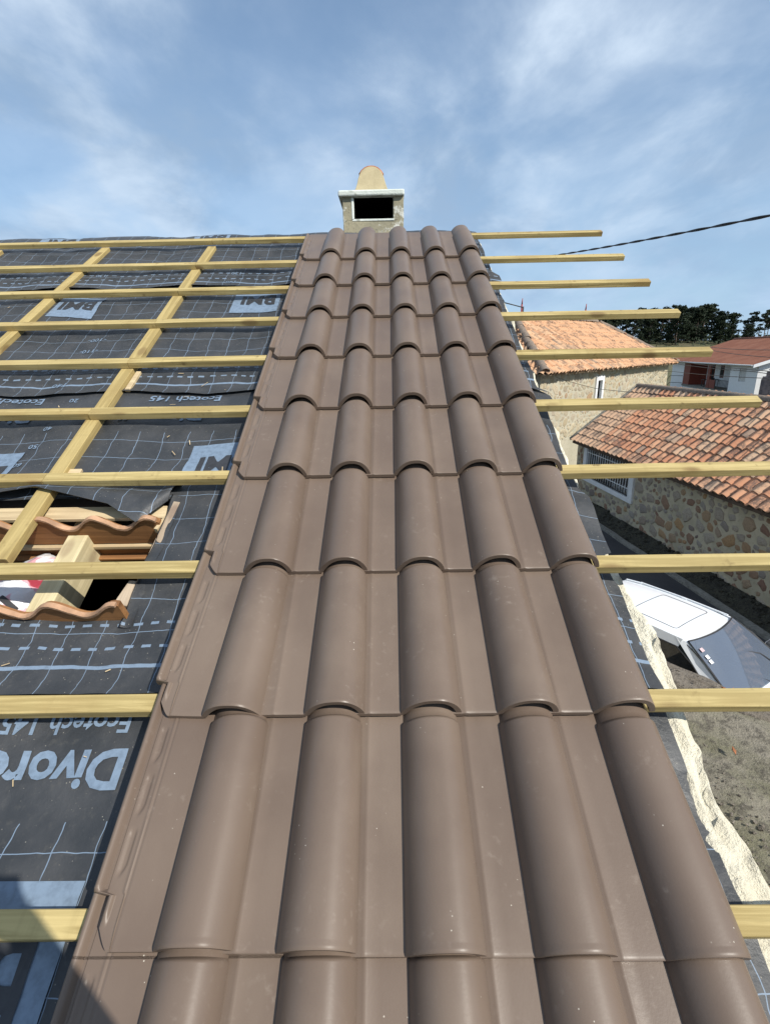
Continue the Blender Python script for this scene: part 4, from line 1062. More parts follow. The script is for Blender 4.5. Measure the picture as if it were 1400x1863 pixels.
# ------------------------------------------------------------------ white house across the village
def white_house():
    ex = Vector((.19, .98, 0)).normalized(); ey = Vector((ex.y, -ex.x, 0)); P = rel(31.2, 45., -EYE); Z = Vector((0, 0, 1))
    # local: x away along the facade, y into the house
    t = thing('white_house', 'white single-storey house with red-brown roof, recessed porch and a blind window', 'house', P, frame(ex, ey, Z).to_3x3())
    LX, LY, EZ, RZ = 21.5, 13., EYE - 1.40, EYE + .95
    S0, S1 = 5.2, 17.4; FL = .95; dep = 1.7
    m = MB()
    def b(m, x0, x1, y0, y1, z0, z1): m.box(((x0 + x1) / 2, (y0 + y1) / 2, (z0 + z1) / 2), (x1 - x0, y1 - y0, z1 - z0))
    b(m, .02, 2.0, 0, .25, 0, EZ); b(m, 3.35, S0, 0, .25, 0, EZ); b(m, 2.0, 3.35, 0, .25, 0, EZ - 1.55); b(m, 2.0, 3.35, 0, .25, EZ - .35, EZ)
    b(m, S1, LX, 0, .25, 0, EZ); b(m, S0, S1, dep, dep + .2, FL, EZ); b(m, S0 - .2, S0, .25, dep, FL, EZ); b(m, S1, S1 + .2, .25, dep, FL, EZ); b(m, S0, S1, -.02, dep, EZ - .22, EZ - .02)
    obj('wall', m, M['white'], t)
    m = MB().prism([(0, .01, 0), (0, LY, 0), (0, LY, EZ), (0, LY / 2, RZ - .08), (0, .01, EZ)], (-.02, 0, 0)); m.prism([(LX, 0, 0), (LX, LY, 0), (LX, LY, EZ), (LX, LY / 2, RZ - .08), (LX, 0, EZ)], (.2, 0, 0))
    m.box((LX / 2, LY - .1, EZ / 2), (LX, .2, EZ)); obj('gable_wall', m, M['white'], t)
    m = MB(); b(m, S0 + .01, S1 - .01, -.12, dep, FL - .2, FL); obj('porch_floor', m, M['concrete'], t)
    m = MB(); b(m, S0 + .01, S1 - .01, .02, .22, 0, FL - .21); obj('porch_base', m, M['white'], t)
    w = obj('window', MB().box((2.675, .13, EZ - .95), (1.33, .06, 1.18)), M['plaster'], t)
    m = MB()
    for i in range(11): m.box((2.675, .085, EZ - 1.48 + i * .107), (1.29, .03, .095))
    obj('roller_shutter', m, M['shutter'], w)
    w = obj('window', MB().box((7.4, dep - .03, EZ - 1.0), (1.2, .06, 1.1)), M['plaster'], t); m = MB()
    for i in range(10): m.box((7.4, dep - .075, EZ - 1.5 + i * .108), (1.1, .03, .095))
    obj('roller_shutter', m, M['shutter'], w)
    m = MB(); b(m, 15.4, 17.35, -.06, dep - .02, FL + .01, EZ - .24); obj('timber_screen', m, M['redwood'], t)
    m = MB(); b(m, 9.75, 10.4, -.05, .10, FL + .01, EZ - .24); obj('post', m, M['redwood'], t)
    m = MB(); b(m, 8.3, 9.7, -.04, .02, FL + .02, FL + .85); obj('panel', m, M['redwood'], t)
    o = obj('door', MB().box((13.9, dep - .03, (FL + EZ) / 2 - .2), (1.0, .06, EZ - FL - .45)), M['dark'], t); obj('door_frame', MB().box((13.9, dep - .01, (FL + EZ) / 2 - .17), (1.2, .06, EZ - FL - .36)), M['redwood'], o)
    w = obj('window', MB().box((11.4, dep - .03, EZ - 1.0), (.75, .06, 1.1)), M['dark'], t); obj('frame', MB().box((11.4, dep - .01, EZ - 1.0), (.9, .05, 1.25)), M['redwood'], w)
    for x0, x1 in ((S0 + .1, 8.2),):
        m = MB()
        for i in range(11): m.tube([(x0 + (x1 - x0) * i / 10, -.03, FL), (x0 + (x1 - x0) * i / 10, -.03, FL + .9)], .014, 4)
        m.tube([(x0, -.03, FL + .9), (x1, -.03, FL + .9)], .025, 5); obj('railing', m, M['iron_dark'], t)
    m = MB().tube([(17.6, -.06, FL + .1), (19.2, -.9, FL + .05), (20.6, -.9, FL - .7)], .03, 5); m.tube([(17.6, -.06, FL + .9), (19.2, -.9, FL + .85), (20.6, -.9, FL + .1)], .03, 5); obj('stair_rail', m, M['iron_dark'], t)
    # roof with tile rolls running down the slope
    def slope(y0, y1, z0, z1, nm):
        nx = 110; L = [0, .25, .5, .75, 1.]
        rows = [[(-.45 + (LX + .95) * i / nx, y0 + (y1 - y0) * s, z0 + (z1 - z0) * s + (.035 if i % 2 else 0) + .02 * nz(i * .3, s * 4, 1)) for i in range(nx + 1)] for s in L]
        obj(nm, MB().shell(rows, (0, 0, -.12), False), M['brickroof'], t)
    slope(-.55, LY / 2, EZ - .02, RZ, 'roof_slope'); slope(LY + .55, LY / 2, EZ - .02, RZ, 'roof_slope')
    m = MB(); m.tube([(-.5, LY / 2, RZ + .02), (LX + .5, LY / 2, RZ + .02)], .13, 8); obj('ridge', m, M['brickroof'], t)
    m = MB()
    for s in (1, -1):
        y0 = -.6 if s > 0 else LY + .6
        m.prism([(-.52, y0, EZ - .26), (-.52, y0, EZ - .02), (-.52, LY / 2, RZ + .05), (-.52, LY / 2, RZ - .22)], (.14, 0, 0))
    obj('bargeboard', m, M['white'], t)
    obj('gutter', MB().tube([(-.3, -.62, EZ - .08), (LX + .3, -.62, EZ - .08)], .07, 6), M['plaster'], t)
    # furniture under the porch
    tb = thing('porch_table', 'dark table with chairs round it on the white house porch', 'table', t.matrix_basis @ Vector((11.9, .85, FL)))
    obj('tabletop', MB().box((0, 0, .74), (.8, 1.5, .04), frame(ex, ey, Z).to_3x3()), M['trim'], tb)
    R = frame(ex, ey, Z).to_3x3()
    for sx in (-.32, .32):
        for sy in (-.65, .65): p = R @ Vector((sx, sy, .36)); obj('leg', MB().box(p, (.05, .05, .72), R), M['trim'], tb)
    for k, (sx, sy) in enumerate(((-.9, -.2), (.9, .3))):
        c = thing('porch_chair', ('dark porch chair nearer the blind window of the white house', 'dark porch chair nearer the dark doorway of the white house')[k], 'chair', t.matrix_basis @ Vector((11.9 + sx, .85 + sy, FL)), group='porch chairs')
        obj('seat', MB().box((0, 0, .44), (.42, .42, .05), R), M['trim'], c); obj('backrest', MB().box(R @ Vector((.19 * (1 if sx > 0 else -1), 0, .7)), (.04, .42, .5), R), M['trim'], c)
        for qx in (-.18, .18):
            for qy in (-.18, .18): obj('leg', MB().box(R @ Vector((qx, qy, .21)), (.035, .035, .42), R), M['trim'], c)
white_house()

def slate_house():
    t = thing('slate_clad_house', 'purple-grey slate clad house at the right edge in front of the white gable', 'house', rel(26.7, 38, -EYE), Matrix.Rotation(-.66, 3, 'Z'))
    g = G('purple_slate', .7, .3); v = g.coord(); n = g.noise(v, 3, 5); g.color(g.mix(g.rng(n, .35, .65), (.115, .098, .105), (.165, .14, .145))); slate = g.m
    obj('lower_wall', MB().box((4.0, 3, 1.34), (8.0, 6, 2.68)), slate, t)
    obj('upper_wall', MB().box((4.2, 3, 2.98), (7.6, 6, .72)), slate, t)
    obj('cornice', MB().box((4.2, 3, 3.36), (7.7, 6.1, .05)), M['concrete'], t)
    m = MB()
    for i in range(20):
        for j in range(2):
            m.box((.24 + i * .38 + (.19 if j else 0), -.012, 2.74 + j * .32), (.36, .022, .30), Matrix.Rotation(.03, 3, 'X'))
    for i in range(20):
        for j in range(8): m.box((.05 + i * .38 + (.19 if j % 2 else 0) + .14, -.012, .18 + j * .32), (.36, .022, .30), Matrix.Rotation(.03, 3, 'X'))
    tag(obj('slates', m, slate, t), kind='stuff')
slate_house()

# ------------------------------------------------------------------ mossy concrete ledge beside the gable
def ledge():
    t = thing('concrete_ledge', 'weathered mossy concrete ledge below the roof verge, in front of the white car', 'ledge', rel(1.6, 1.5, -EYE))
    top = EYE - 2.615; O = Vector((1.6, 1.5, 0))
    poly = [(.66, 4.75), (1.75, 4.62), (2.05, 4.30), (2.36, 3.86), (2.68, 3.42), (2.98, 2.95), (3.35, 2.1), (3.55, .8), (3.5, -3.), (.66, -3.)]
    def inside_scale(x, y):                                          # distance to the boundary
        best = 9; n = len(poly); c = False
        for i in range(n):
            x1, y1 = poly[i]; x2, y2 = poly[(i + 1) % n]
            dx, dy = x2 - x1, y2 - y1; tt = max(0, min(1, ((x - x1) * dx + (y - y1) * dy) / (dx * dx + dy * dy)))
            best = min(best, math.hypot(x - x1 - tt * dx, y - y1 - tt * dy))
            if (y1 > y) != (y2 > y) and x < (x2 - x1) * (y - y1) / (y2 - y1) + x1: c = not c
        return best if c else -best
    # resample outline
    out = []
    for i in range(len(poly)):
        a, b = Vector(poly[i]), Vector(poly[(i + 1) % len(poly)]); k = max(1, int((b - a).length / .09))
        for q in range(k):
            p = a + (b - a) * q / k; d = .035 * nz(p.x, p.y, 2, 3.2) + .018 * nz(p.x, p.y, 6, 9)
            p += (p - Vector((2.0, 1.5))).normalized() * d; out.append(p)
    n = len(out); cen = Vector((2.0, 1.2)); rings = []
    def H(p): return .05 * nz(p.x, p.y, 1, 1.3) + .028 * nz(p.x, p.y, 3, 4.5) + .012 * nz(p.x, p.y, 5, 14)
    for z, s in ((0, 1.02), (top * .5, 1.01), (top - .30, 1.0), (top - .08, 1.0), (top - .015, .992)):
        rings.append([Vector((cen.x + (p.x - cen.x) * s + .03 * nz(p.x, p.y, z, 4), cen.y + (p.y - cen.y) * s + .03 * nz(p.x, p.y, z + 4, 4), z)) for p in out])
    for s in (.97, .94, .91, .88, .85, .82, .79, .76, .73, .70, .66, .62, .58, .54, .5, .45, .4, .34, .28, .2, .1):
        rings.append([Vector((cen.x + (p.x - cen.x) * s, cen.y + (p.y - cen.y) * s, top + H(Vector((cen.x + (p.x - cen.x) * s, cen.y + (p.y - cen.y) * s))) * min(1, (1 - s) * 12) - .06 * (1 - s))) for p in out])
    vs = [p - O for r in rings for p in r]; fs = []
    for i in range(len(rings) - 1):
        for j in range(n): fs.append((i * n + j, i * n + (j + 1) % n, (i + 1) * n + (j + 1) % n, (i + 1) * n + j))
    fs.append(tuple((len(rings) - 1) * n + j for j in range(n)))
    obj('base', MB().add(vs, fs, True), M['ledge'], t)
    # broken concrete capping on the corner nearest the car
    cap = [(2.02, 4.36), (2.40, 3.86), (2.72, 3.40), (2.90, 3.06), (2.62, 3.16), (2.40, 3.34), (2.22, 3.58), (2.06, 3.80), (1.92, 4.08)]
    pts = []
    for i in range(len(cap)):
        a, b = Vector(cap[i]), Vector(cap[(i + 1) % len(cap)])
        for q in range(6):
            p = a + (b - a) * q / 6; pts.append(p + Vector((.03 * nz(p.x, p.y, 3, 6), .03 * nz(p.x, p.y, 7, 6))))
    c0 = Vector((2.38, 3.66)); rr = []
    for z, s in ((top - .10, .98), (top + .0, 1.0), (top + .025, .95), (top + .035, .82), (top + .04, .62), (top + .045, .4), (top + .045, .15)):
        rr.append([Vector((c0.x + (p.x - c0.x) * s, c0.y + (p.y - c0.y) * s, z + .02 * nz(p.x * s, p.y * s, 2, 7) + .012 * nz(p.x * s, p.y, 5, 17))) - O for p in pts])
    k = len(pts); vs = [p for r in rr for p in r]; fs = [(i * k + j, i * k + (j + 1) % k, (i + 1) * k + (j + 1) % k, (i + 1) * k + j) for i in range(len(rr) - 1) for j in range(k)]
    fs.append(tuple((len(rr) - 1) * k + j for j in range(k)))
    obj('capping', MB().add(vs, fs, True), M['ledgecap'], t)
    r = random.Random(2); m = MB()
    for i in range(2600):
        x, y = r.uniform(1.2, 3.2), r.uniform(.8, 4.4); q = inside_scale(x, y)
        if q < .06: continue
        s = r.uniform(.004, .011) * (1.7 if r.random() < .06 else 1)
        m.box((x - 1.6, y - 1.5, top + H(Vector((x, y))) - .03 + (.065 if (Vector((x, y)) - c0).length < .3 else 0)), (s * 1.4, s, s * .7), Matrix.Rotation(r.uniform(0, 6), 3, 'Z') @ Matrix.Rotation(r.uniform(-.5, .5), 3, 'X'), s * .2)
    tag(obj('gravel', m, M['ledgecap'], t), kind='stuff')
    m = MB()                                                         # fallen leaves
    for x, y in [(2.60, 3.36), (2.56, 3.40), (2.63, 3.31), (2.75, 2.9), (2.8, 2.8), (2.7, 2.7)] + [(r.uniform(1.9, 3.1), r.uniform(1.5, 3.4)) for _ in range(9)]:
        if inside_scale(x, y) < .02: continue
        s = r.uniform(.016, .034); a = r.uniform(0, 6); zz = top + H(Vector((x, y))) + (.06 if (Vector((x, y)) - c0).length < .42 else .01)
        P = [Vector((math.cos(a + q * PI / 3) * s * (1.3 if q % 3 == 0 else .55), math.sin(a + q * PI / 3) * s * (1.3 if q % 3 == 0 else .55), zz + r.uniform(-.0, .03))) - Vector((1.6 - x, 1.5 - y, 0)) for q in range(6)]
        m.prism(P, (0, 0, .003))
    tag(obj('fallen_leaves', m, m_plain('dry_leaf', (.32, .12, .05), .8, .3, 20), t), kind='stuff')
ledge()

# ------------------------------------------------------------------ white hatchback in the alley
def car():
    hd = Vector((.54, -.84, 0)).normalized(); lf = Vector((-hd.y, hd.x, 0)); org = rel(4.05, 6.21, -EYE) + Vector((0, 0, .03))
    t = thing('white_hatchback', 'old white three-door hatchback with sunroof parked in the alley under the battens', 'car', org, frame(hd, lf, Vector((0, 0, 1))).to_3x3())
    # side line: x, sill z, shoulder z, half width at shoulder
    st = [(-1.83, .40, .62, .66), (-1.80, .30, .80, .72), (-1.62, .26, .90, .76), (-1.2, .24, .92, .785), (-.4, .23, .915, .79), (.3, .23, .905, .79), (.85, .24, .895, .785), (1.1, .25, .875, .775), (1.45, .27, .82, .755), (1.70, .30, .74, .72), (1.82, .36, .62, .67), (1.85, .42, .52, .64)]
    rows = []
    for x, z0, z1, w in st:
        mid = (z0 + z1) / 2
        sec = [(-w * .92, z0), (-w - .006, z0 + .08), (-w - .018, mid), (-w - .006, z1 - .07), (-w + .015, z1 - .015), (-w + .06, z1 + .004)]
        if x < .86: sec += [(-w + .10, z1 - .0), (w - .10, z1 - .0)] if x > -1.5 else [(-w * .5, z1 + .01), (w * .5, z1 + .01)]
        else: sec += [(-w * .55, z1 + .022), (w * .55, z1 + .022)]
        sec += [(-y, z) for y, z in sec[5::-1]]
        rows.append([(x, y, z) for y, z in sec])
    m = MB(); nj = len(rows[0]); vs = [p for r in rows for p in r]; fs = []
    for i in range(len(rows) - 1):
        for j in range(nj - 1):
            if j == 6 and -1.5 < st[i][0] < .84: continue            # open over the cabin
            fs.append((i * nj + j, i * nj + j + 1, (i + 1) * nj + j + 1, (i + 1) * nj + j))
    fs += [tuple(range(nj)), tuple((len(rows) - 1) * nj + j for j in range(nj - 1, -1, -1))]
    m.add(vs, fs, True); me = fixn(m.mesh('body', M['car'])); me.set_sharp_from_angle(angle=D2R(42)); link('body', me, t)
    # bonnet as a panel just proud of the body
    rows = [[(x, y * w, z + .026 - .02 * abs(y) ** 3) for y in (-1, -.8, -.5, -.2, 0, .2, .5, .8, 1)] for x, w, z in ((.90, .70, .905), (1.1, .69, .886), (1.3, .68, .858), (1.5, .665, .82), (1.68, .64, .765), (1.74, .62, .74))]
    obj('bonnet', MB().shell(rows, (0, 0, -.02), True), M['car'], t)
    # roof and pillars
    RXF, RXR = .24, -1.30
    def roofz(x, y): return 1.385 - .030 * ((x + .5) / .8) ** 2 - .050 * abs(y / .57) ** 2.6
    rows = []
    for i in range(13):
        x = RXR + (RXF - RXR) * i / 12; ww = .572 - .015 * max(0, (x + .1) / .34) ** 2 - (.03 * max(0, (-1.05 - x) / .25))
        rows.append([(x + (.075 * (1 - (y) ** 2) * max(0, (i - 9) / 3)) , y * ww, roofz(x, y * .57)) for y in [-1, -.94, -.85, -.7, -.5, -.25, 0, .25, .5, .7, .85, .94, 1]])
    roof = obj('roof', MB().shell(rows, (0, 0, -.03), True), M['car'], t)
    # sunroof panel with a dark seal round it
    sx0, sx1, sy = -.62, .02, .40
    def onroof(x, y, l): return (x, y, roofz(x, y) + l)
    def rr(x0, x1, y, rad, l):
        P = []
        for cx, cy, a0 in ((x1 - rad, y - rad, 0), (x0 + rad, y - rad, 90), (x0 + rad, -y + rad, 180), (x1 - rad, -y + rad, 270)):
            for q in range(5): a = D2R(a0 + q * 22.5); P.append(onroof(cx + rad * math.cos(a), cy + rad * math.sin(a), l))
        return P
    P = rr(sx0, sx1, sy, .05, .0015); P.append(P[0]); Q = []
    for p, q in zip(P, P[1:]):
        k = max(1, int(math.hypot(p[0] - q[0], p[1] - q[1]) / .05))
        Q += [onroof(p[0] + (q[0] - p[0]) * i / k, p[1] + (q[1] - p[1]) * i / k, .002) for i in range(k)]
    obj('sunroof_seal', MB().tube(Q + [Q[0]], .0045, 5, False), M['dash'], t)
    # roof drip rails (dark line) along both sides
    for s in (-1, 1):
        ln = [(RXR + .02, s * .565, 1.32)] + [(x, s * (.577 - .015 * max(0, (x + .1) / .34) ** 2), roofz(x, .57) + .004) for x in (-1.0, -.7, -.4, -.1, .1, .22)] + [(.50, s * .62, 1.20), (.80, s * .675, .985), (.92, s * .70, .90)]
        obj('drip_rail', MB().tube(ln, .009, 5), M['trim'], t)
    def bar(pts, w, mat, nm, par=t): obj(nm, MB().tube(pts, w, 6), mat, par)
    for s in (-1, 1):
        # pillars as flat strips between roof edge and shoulder
        def strip(nm, top0, top1, bot1, bot0, th=.03, mat=M['car']):
            P = [Vector(p) for p in (top0, top1, bot1, bot0)]; obj(nm, MB().prism(P, (0, -s * th, 0)), mat, t, bevel=.004)
        strip('pillar', (.10, s * .578, 1.348), (.235, s * .562, 1.335), (.92, s * .71, .895), (.70, s * .742, .895))
        strip('pillar', (-.44, s * .578, 1.355), (-.36, s * .578, 1.357), (-.26, s * .752, .905), (-.38, s * .752, .905))
        strip('pillar', (-1.30, s * .54, 1.335), (-1.05, s * .57, 1.352), (-1.16, s * .742, .91), (-1.62, s * .70, .90))
        # upper door frame
        strip('door_frame', (-.40, s * .580, 1.362), (.20, s * .572, 1.352), (.175, s * .612, 1.245), (-.40, s * .622, 1.250), .02)
        strip('door_frame', (-1.08, s * .571, 1.355), (-.40, s * .580, 1.362), (-.40, s * .622, 1.250), (-1.08, s * .616, 1.245), .02)
        bar([(-.42, s * .627, 1.247), (.150, s * .616, 1.243), (.40, s * .662, 1.115), (.68, s * .742, .905)], .008, M['trim'], 'window_seal')
        # side glass
        g = MB().prism([(-.37, s * .616, 1.25), (.155, s * .604, 1.248), (.69, s * .732, .905), (-.27, s * .746, .908)], (0, -s * .005, 0)); obj('side_window', g, M['sideglass'], t)
        g = MB().prism([(-1.06, s * .611, 1.245), (-.44, s * .616, 1.25), (-.38, s * .746, .908), (-1.15, s * .738, .91)], (0, -s * .005, 0)); obj('side_window', g, M['sideglass'], t)
        # mirror
        mm = obj('door_mirror', MB().box((.66, s * .86, 1.0), (.09, .19, .13)), M['iron_dark'], t, bevel=.03); obj('mirror_glass', MB().box((.612, s * .86, 1.0), (.008, .15, .10)), M['alloy'], mm)
        obj('mirror_arm', MB().box((.68, s * .765, .96), (.05, .07, .05)), M['trim'], mm)
        obj('door_handle', MB().box((-.2, s * .812, .80), (.16, .02, .035)), M['trim'], t, bevel=.005)
        obj('side_moulding', MB().box((-.05, s * .815, .55), (2.0, .02, .06)), M['trim'], t, bevel=.006)
        obj('headlight', MB().box((1.835, s * .50, .64), (.05, .26, .13)), M['winglass'], t, bevel=.01)
        obj('tail_light', MB().box((-1.83, s * .58, .74), (.04, .16, .22)), M['redwood'], t, bevel=.01)
        for x in (-1.15, 1.16):
            wh = bpy.data.objects.new('wheel', None); COL.objects.link(wh); wh.parent = t; wh.matrix_basis = Matrix.Translation((x, s * .70, .275))
            prof = [(.175, -.075), (.255, -.08), (.275, -.055), (.278, 0), (.275, .055), (.255, .08), (.175, .075)]
            rows = [[(rr_ * math.cos(a), yy, rr_ * math.sin(a)) for rr_, yy in prof] for a in [2 * PI * q / 24 for q in range(25)]]
            obj('tyre', MB().grid(rows, True), M['rubber'], wh)
            rows = [[(rr_ * math.cos(a), s * yy, rr_ * math.sin(a)) for rr_, yy in ((.18, .07), (.165, .05), (.10, .045), (.06, .06), (.0, .062))] for a in [2 * PI * q / 24 for q in range(25)]]
            obj('rim', MB().grid(rows, True), M['alloy'], wh)
    # windscreen: curved pane; dark band at the edge
    rows = []
    for i in range(7):
        f = i / 6; x = .255 + (.93 - .255) * f; z = 1.342 + (.905 - 1.342) * f + .012 * math.sin(PI * f); w = .553 + (.70 - .553) * f
        rows.append([(x + .075 * (1 - y * y), y * w, z) for y in [-1 + q * .2 for q in range(11)]])
    obj('windscreen', MB().shell(rows, (-.004, 0, -.004), True), M['glass'], t)
    for ii, jj in ((0, None), (6, None)):
        bar(rows[ii], .010, M['trim'], 'windscreen_seal')
    for jj in (0, 10): bar([r[jj] for r in rows], .009, M['trim'], 'windscreen_seal')
    rows = [[(-1.30 - .36 * f, y * (.52 + .16 * f), 1.325 - .42 * f) for y in (-1, -.5, 0, .5, 1)] for f in (0, .5, 1)]
    obj('rear_window', MB().shell(rows, (.004, 0, -.004), True), M['glass'], t)
    # stickers on the near lower corner of the screen
    for q, (c, z) in enumerate((((.55, .42, .44), .82), ((.70, .70, .72), .70), ((.70, .70, .72), .62))):
        f = 1 - z; x = .255 + .675 * f; 
        obj('permit_sticker', MB().box((x + .030, -(.553 + .147 * f) * .86, 1.342 - .437 * f + .016), (.05, .06, .002), Matrix.Rotation(.575, 3, 'Y')), m_plain('sticker_%d' % q, c, .5, .1, 30), t)
    # wipers
    bar([(.985, .10, .915), (.80, -.10, 1.03), (.70, -.36, 1.075)], .008, M['trim'], 'wiper'); bar([(.985, .52, .915), (.72, .36, 1.09), (.60, .10, 1.165)], .008, M['trim'], 'wiper')
    obj('cowl', MB().box((.94, 0, .895), (.12, 1.34, .03)), M['trim'], t, bevel=.008)
    obj('bumper', MB().box((1.83, 0, .42), (.12, 1.36, .18)), M['trim'], t, bevel=.04); obj('bumper', MB().box((-1.81, 0, .42), (.12, 1.36, .18)), M['trim'], t, bevel=.04)
    # cabin
    obj('cabin_floor', MB().box((-.3, 0, .45), (2.3, 1.30, .04)), M['trim'], t)
    rows = [[(x, y, z) for y in (-.66, -.3, 0, .3, .66)] for x, z in ((.93, .885), (.74, .905), (.55, .87), (.50, .72), (.52, .5))]
    obj('dashboard', MB().grid(rows, True), M['dash'], t)
    a = [2 * PI * q / 24 for q in range(25)]
    R = Matrix.Rotation(-1.05, 3, 'Y')
    sw = obj('steering_wheel', MB().tube([Vector((.40, .34, .90)) + R @ Vector((.185 * math.cos(q), .185 * math.sin(q), 0)) for q in a], .016, 6, False), M['rubber'], t)
    obj('spoke', MB().box((.40, .34, .90), (.05, .36, .03), R), M['rubber'], sw)
    for y in (-.34, .34):
        s_ = obj('seat', MB().box((-.12, y, .58), (.50, .46, .16)), M['fabric'], t, bevel=.05)
        obj('backrest', MB().box((-.42, y, .86), (.14, .44, .60), Matrix.Rotation(-.22, 3, 'Y')), M['fabric'], s_, bevel=.05); obj('headrest', MB().box((-.50, y, 1.20), (.09, .24, .15)), M['fabric'], s_, bevel=.03)
    obj('rear_seat', MB().box((-1.15, 0, .80), (.2, 1.2, .55), Matrix.Rotation(-.25, 3, 'Y')), M['fabric'], t, bevel=.04)
    obj('interior_mirror', MB().box((.26, 0, 1.24), (.03, .20, .06)), M['trim'], t, bevel=.01)
    bar([(-.10, 0, 0), (.0, 0, 0)], .001, M['trim'], 'aerial') if False else None
car()

# ------------------------------------------------------------------ cables, lamp, masts
def cables():
    a = rel(3.55, 23, 3.45); b = rel(4.95, 2.5, 1.13); n = 150
    def pt(f): p = a.lerp(b, f); p.z -= .35 * 4 * f * (1 - f) * .5; return p
    m = MB(); base = [pt(i / n) for i in range(n + 1)]
    corr = .0
    for s in (0, PI):
        m.tube([p + Vector((math.cos(i * .75 + s) * .010, 0, math.sin(i * .75 + s) * .010)) for i, p in enumerate(base)], .0105, 6)
    tag(obj('twisted_cable', m, M['cable']), 'thick black twisted power cable rising to the right across the sky', 'cable')
    def wire(nm, lab, pts, r, sag=.1, grp=None):
        P = []
        for (p, q) in zip(pts, pts[1:]):
            for i in range(12): f = i / 12; v = p.lerp(q, f); v.z -= sag * 4 * f * (1 - f); P.append(v)
        P.append(pts[-1]); tag(obj(nm, MB().tube(P, r, 5), M['cable']), lab, 'cable', None, grp)
    wire('service_wire', 'thin black wire hanging from the stone house to the outbuilding roof', [rel(5.75, 18.25, -.86), rel(5.93, 15, -1.05), rel(6.38, 11, -.97), rel(6.9, 5, -.7)], .007, .02)
    W_ = [((14.48, 24, .02), (11.34, 16, -.09), 'overhead wire passing highest across the white house roof'), ((14.5, 24, -.12), (11.39, 16, -.30), 'overhead wire passing lower across the white house roof'),
          ((13.19, 24, -.57), (9.89, 14, -.60), 'upper wire crossing in front of the white house porch'), ((13.0, 24, -.66), (10.3, 15, -.66), 'middle wire crossing in front of the white house porch'), ((12.88, 24, -.99), (9.92, 14, -.79), 'lowest wire crossing in front of the white house porch')]
    for p, q, lab in W_:
        p, q = rel(*p), rel(*q); d = q - p
        wire('overhead_wire', lab, [p - d * .5, p, q, q + d * .6], .010, .03, 'wires in front of the white house')
    t = thing('street_lamp', 'small street lamp on a thin arm showing above the stone house roof', 'street lamp', rel(8.39, 34, -EYE))
    obj('pole', MB().tube([(0, 0, 0), (0, 0, EYE + 2.65)], .05, 8), M['iron_dark'], t)
    obj('arm', MB().tube([(0, 0, EYE + 2.6), (-.7, 0, EYE + 2.78), (-1.25, 0, EYE + 2.92)], .035, 6), M['iron_dark'], t)
    obj('lamp_head', MB().box((-1.42, 0, EYE + 2.93), (.46, .2, .12), Matrix.Rotation(.1, 3, 'Y')), M['plaster'], t, bevel=.03)
    red = m_plain('red_mast_paint', (.28, .045, .04), .6, .2, 8)
    for x, y, z0, z1, lab in ((8.45, 34.6, 0, EYE + 3.18, 'taller red roof mast beside the street lamp arm'), (12.98, 36, 0, EYE + 2.90, 'shorter red mast right of the street lamp')):
        tt = thing('red_mast', lab, 'mast', Vector((x, y, 0)), group='red masts')
        obj('pole', MB().tube([(0, 0, 0), (0, 0, z1 - .35)], .05, 6), red, tt); obj('tip', MB().tube([(0, 0, z1 - .36), (.02, 0, z1)], [.045, .02], 6), red, tt)
cables()

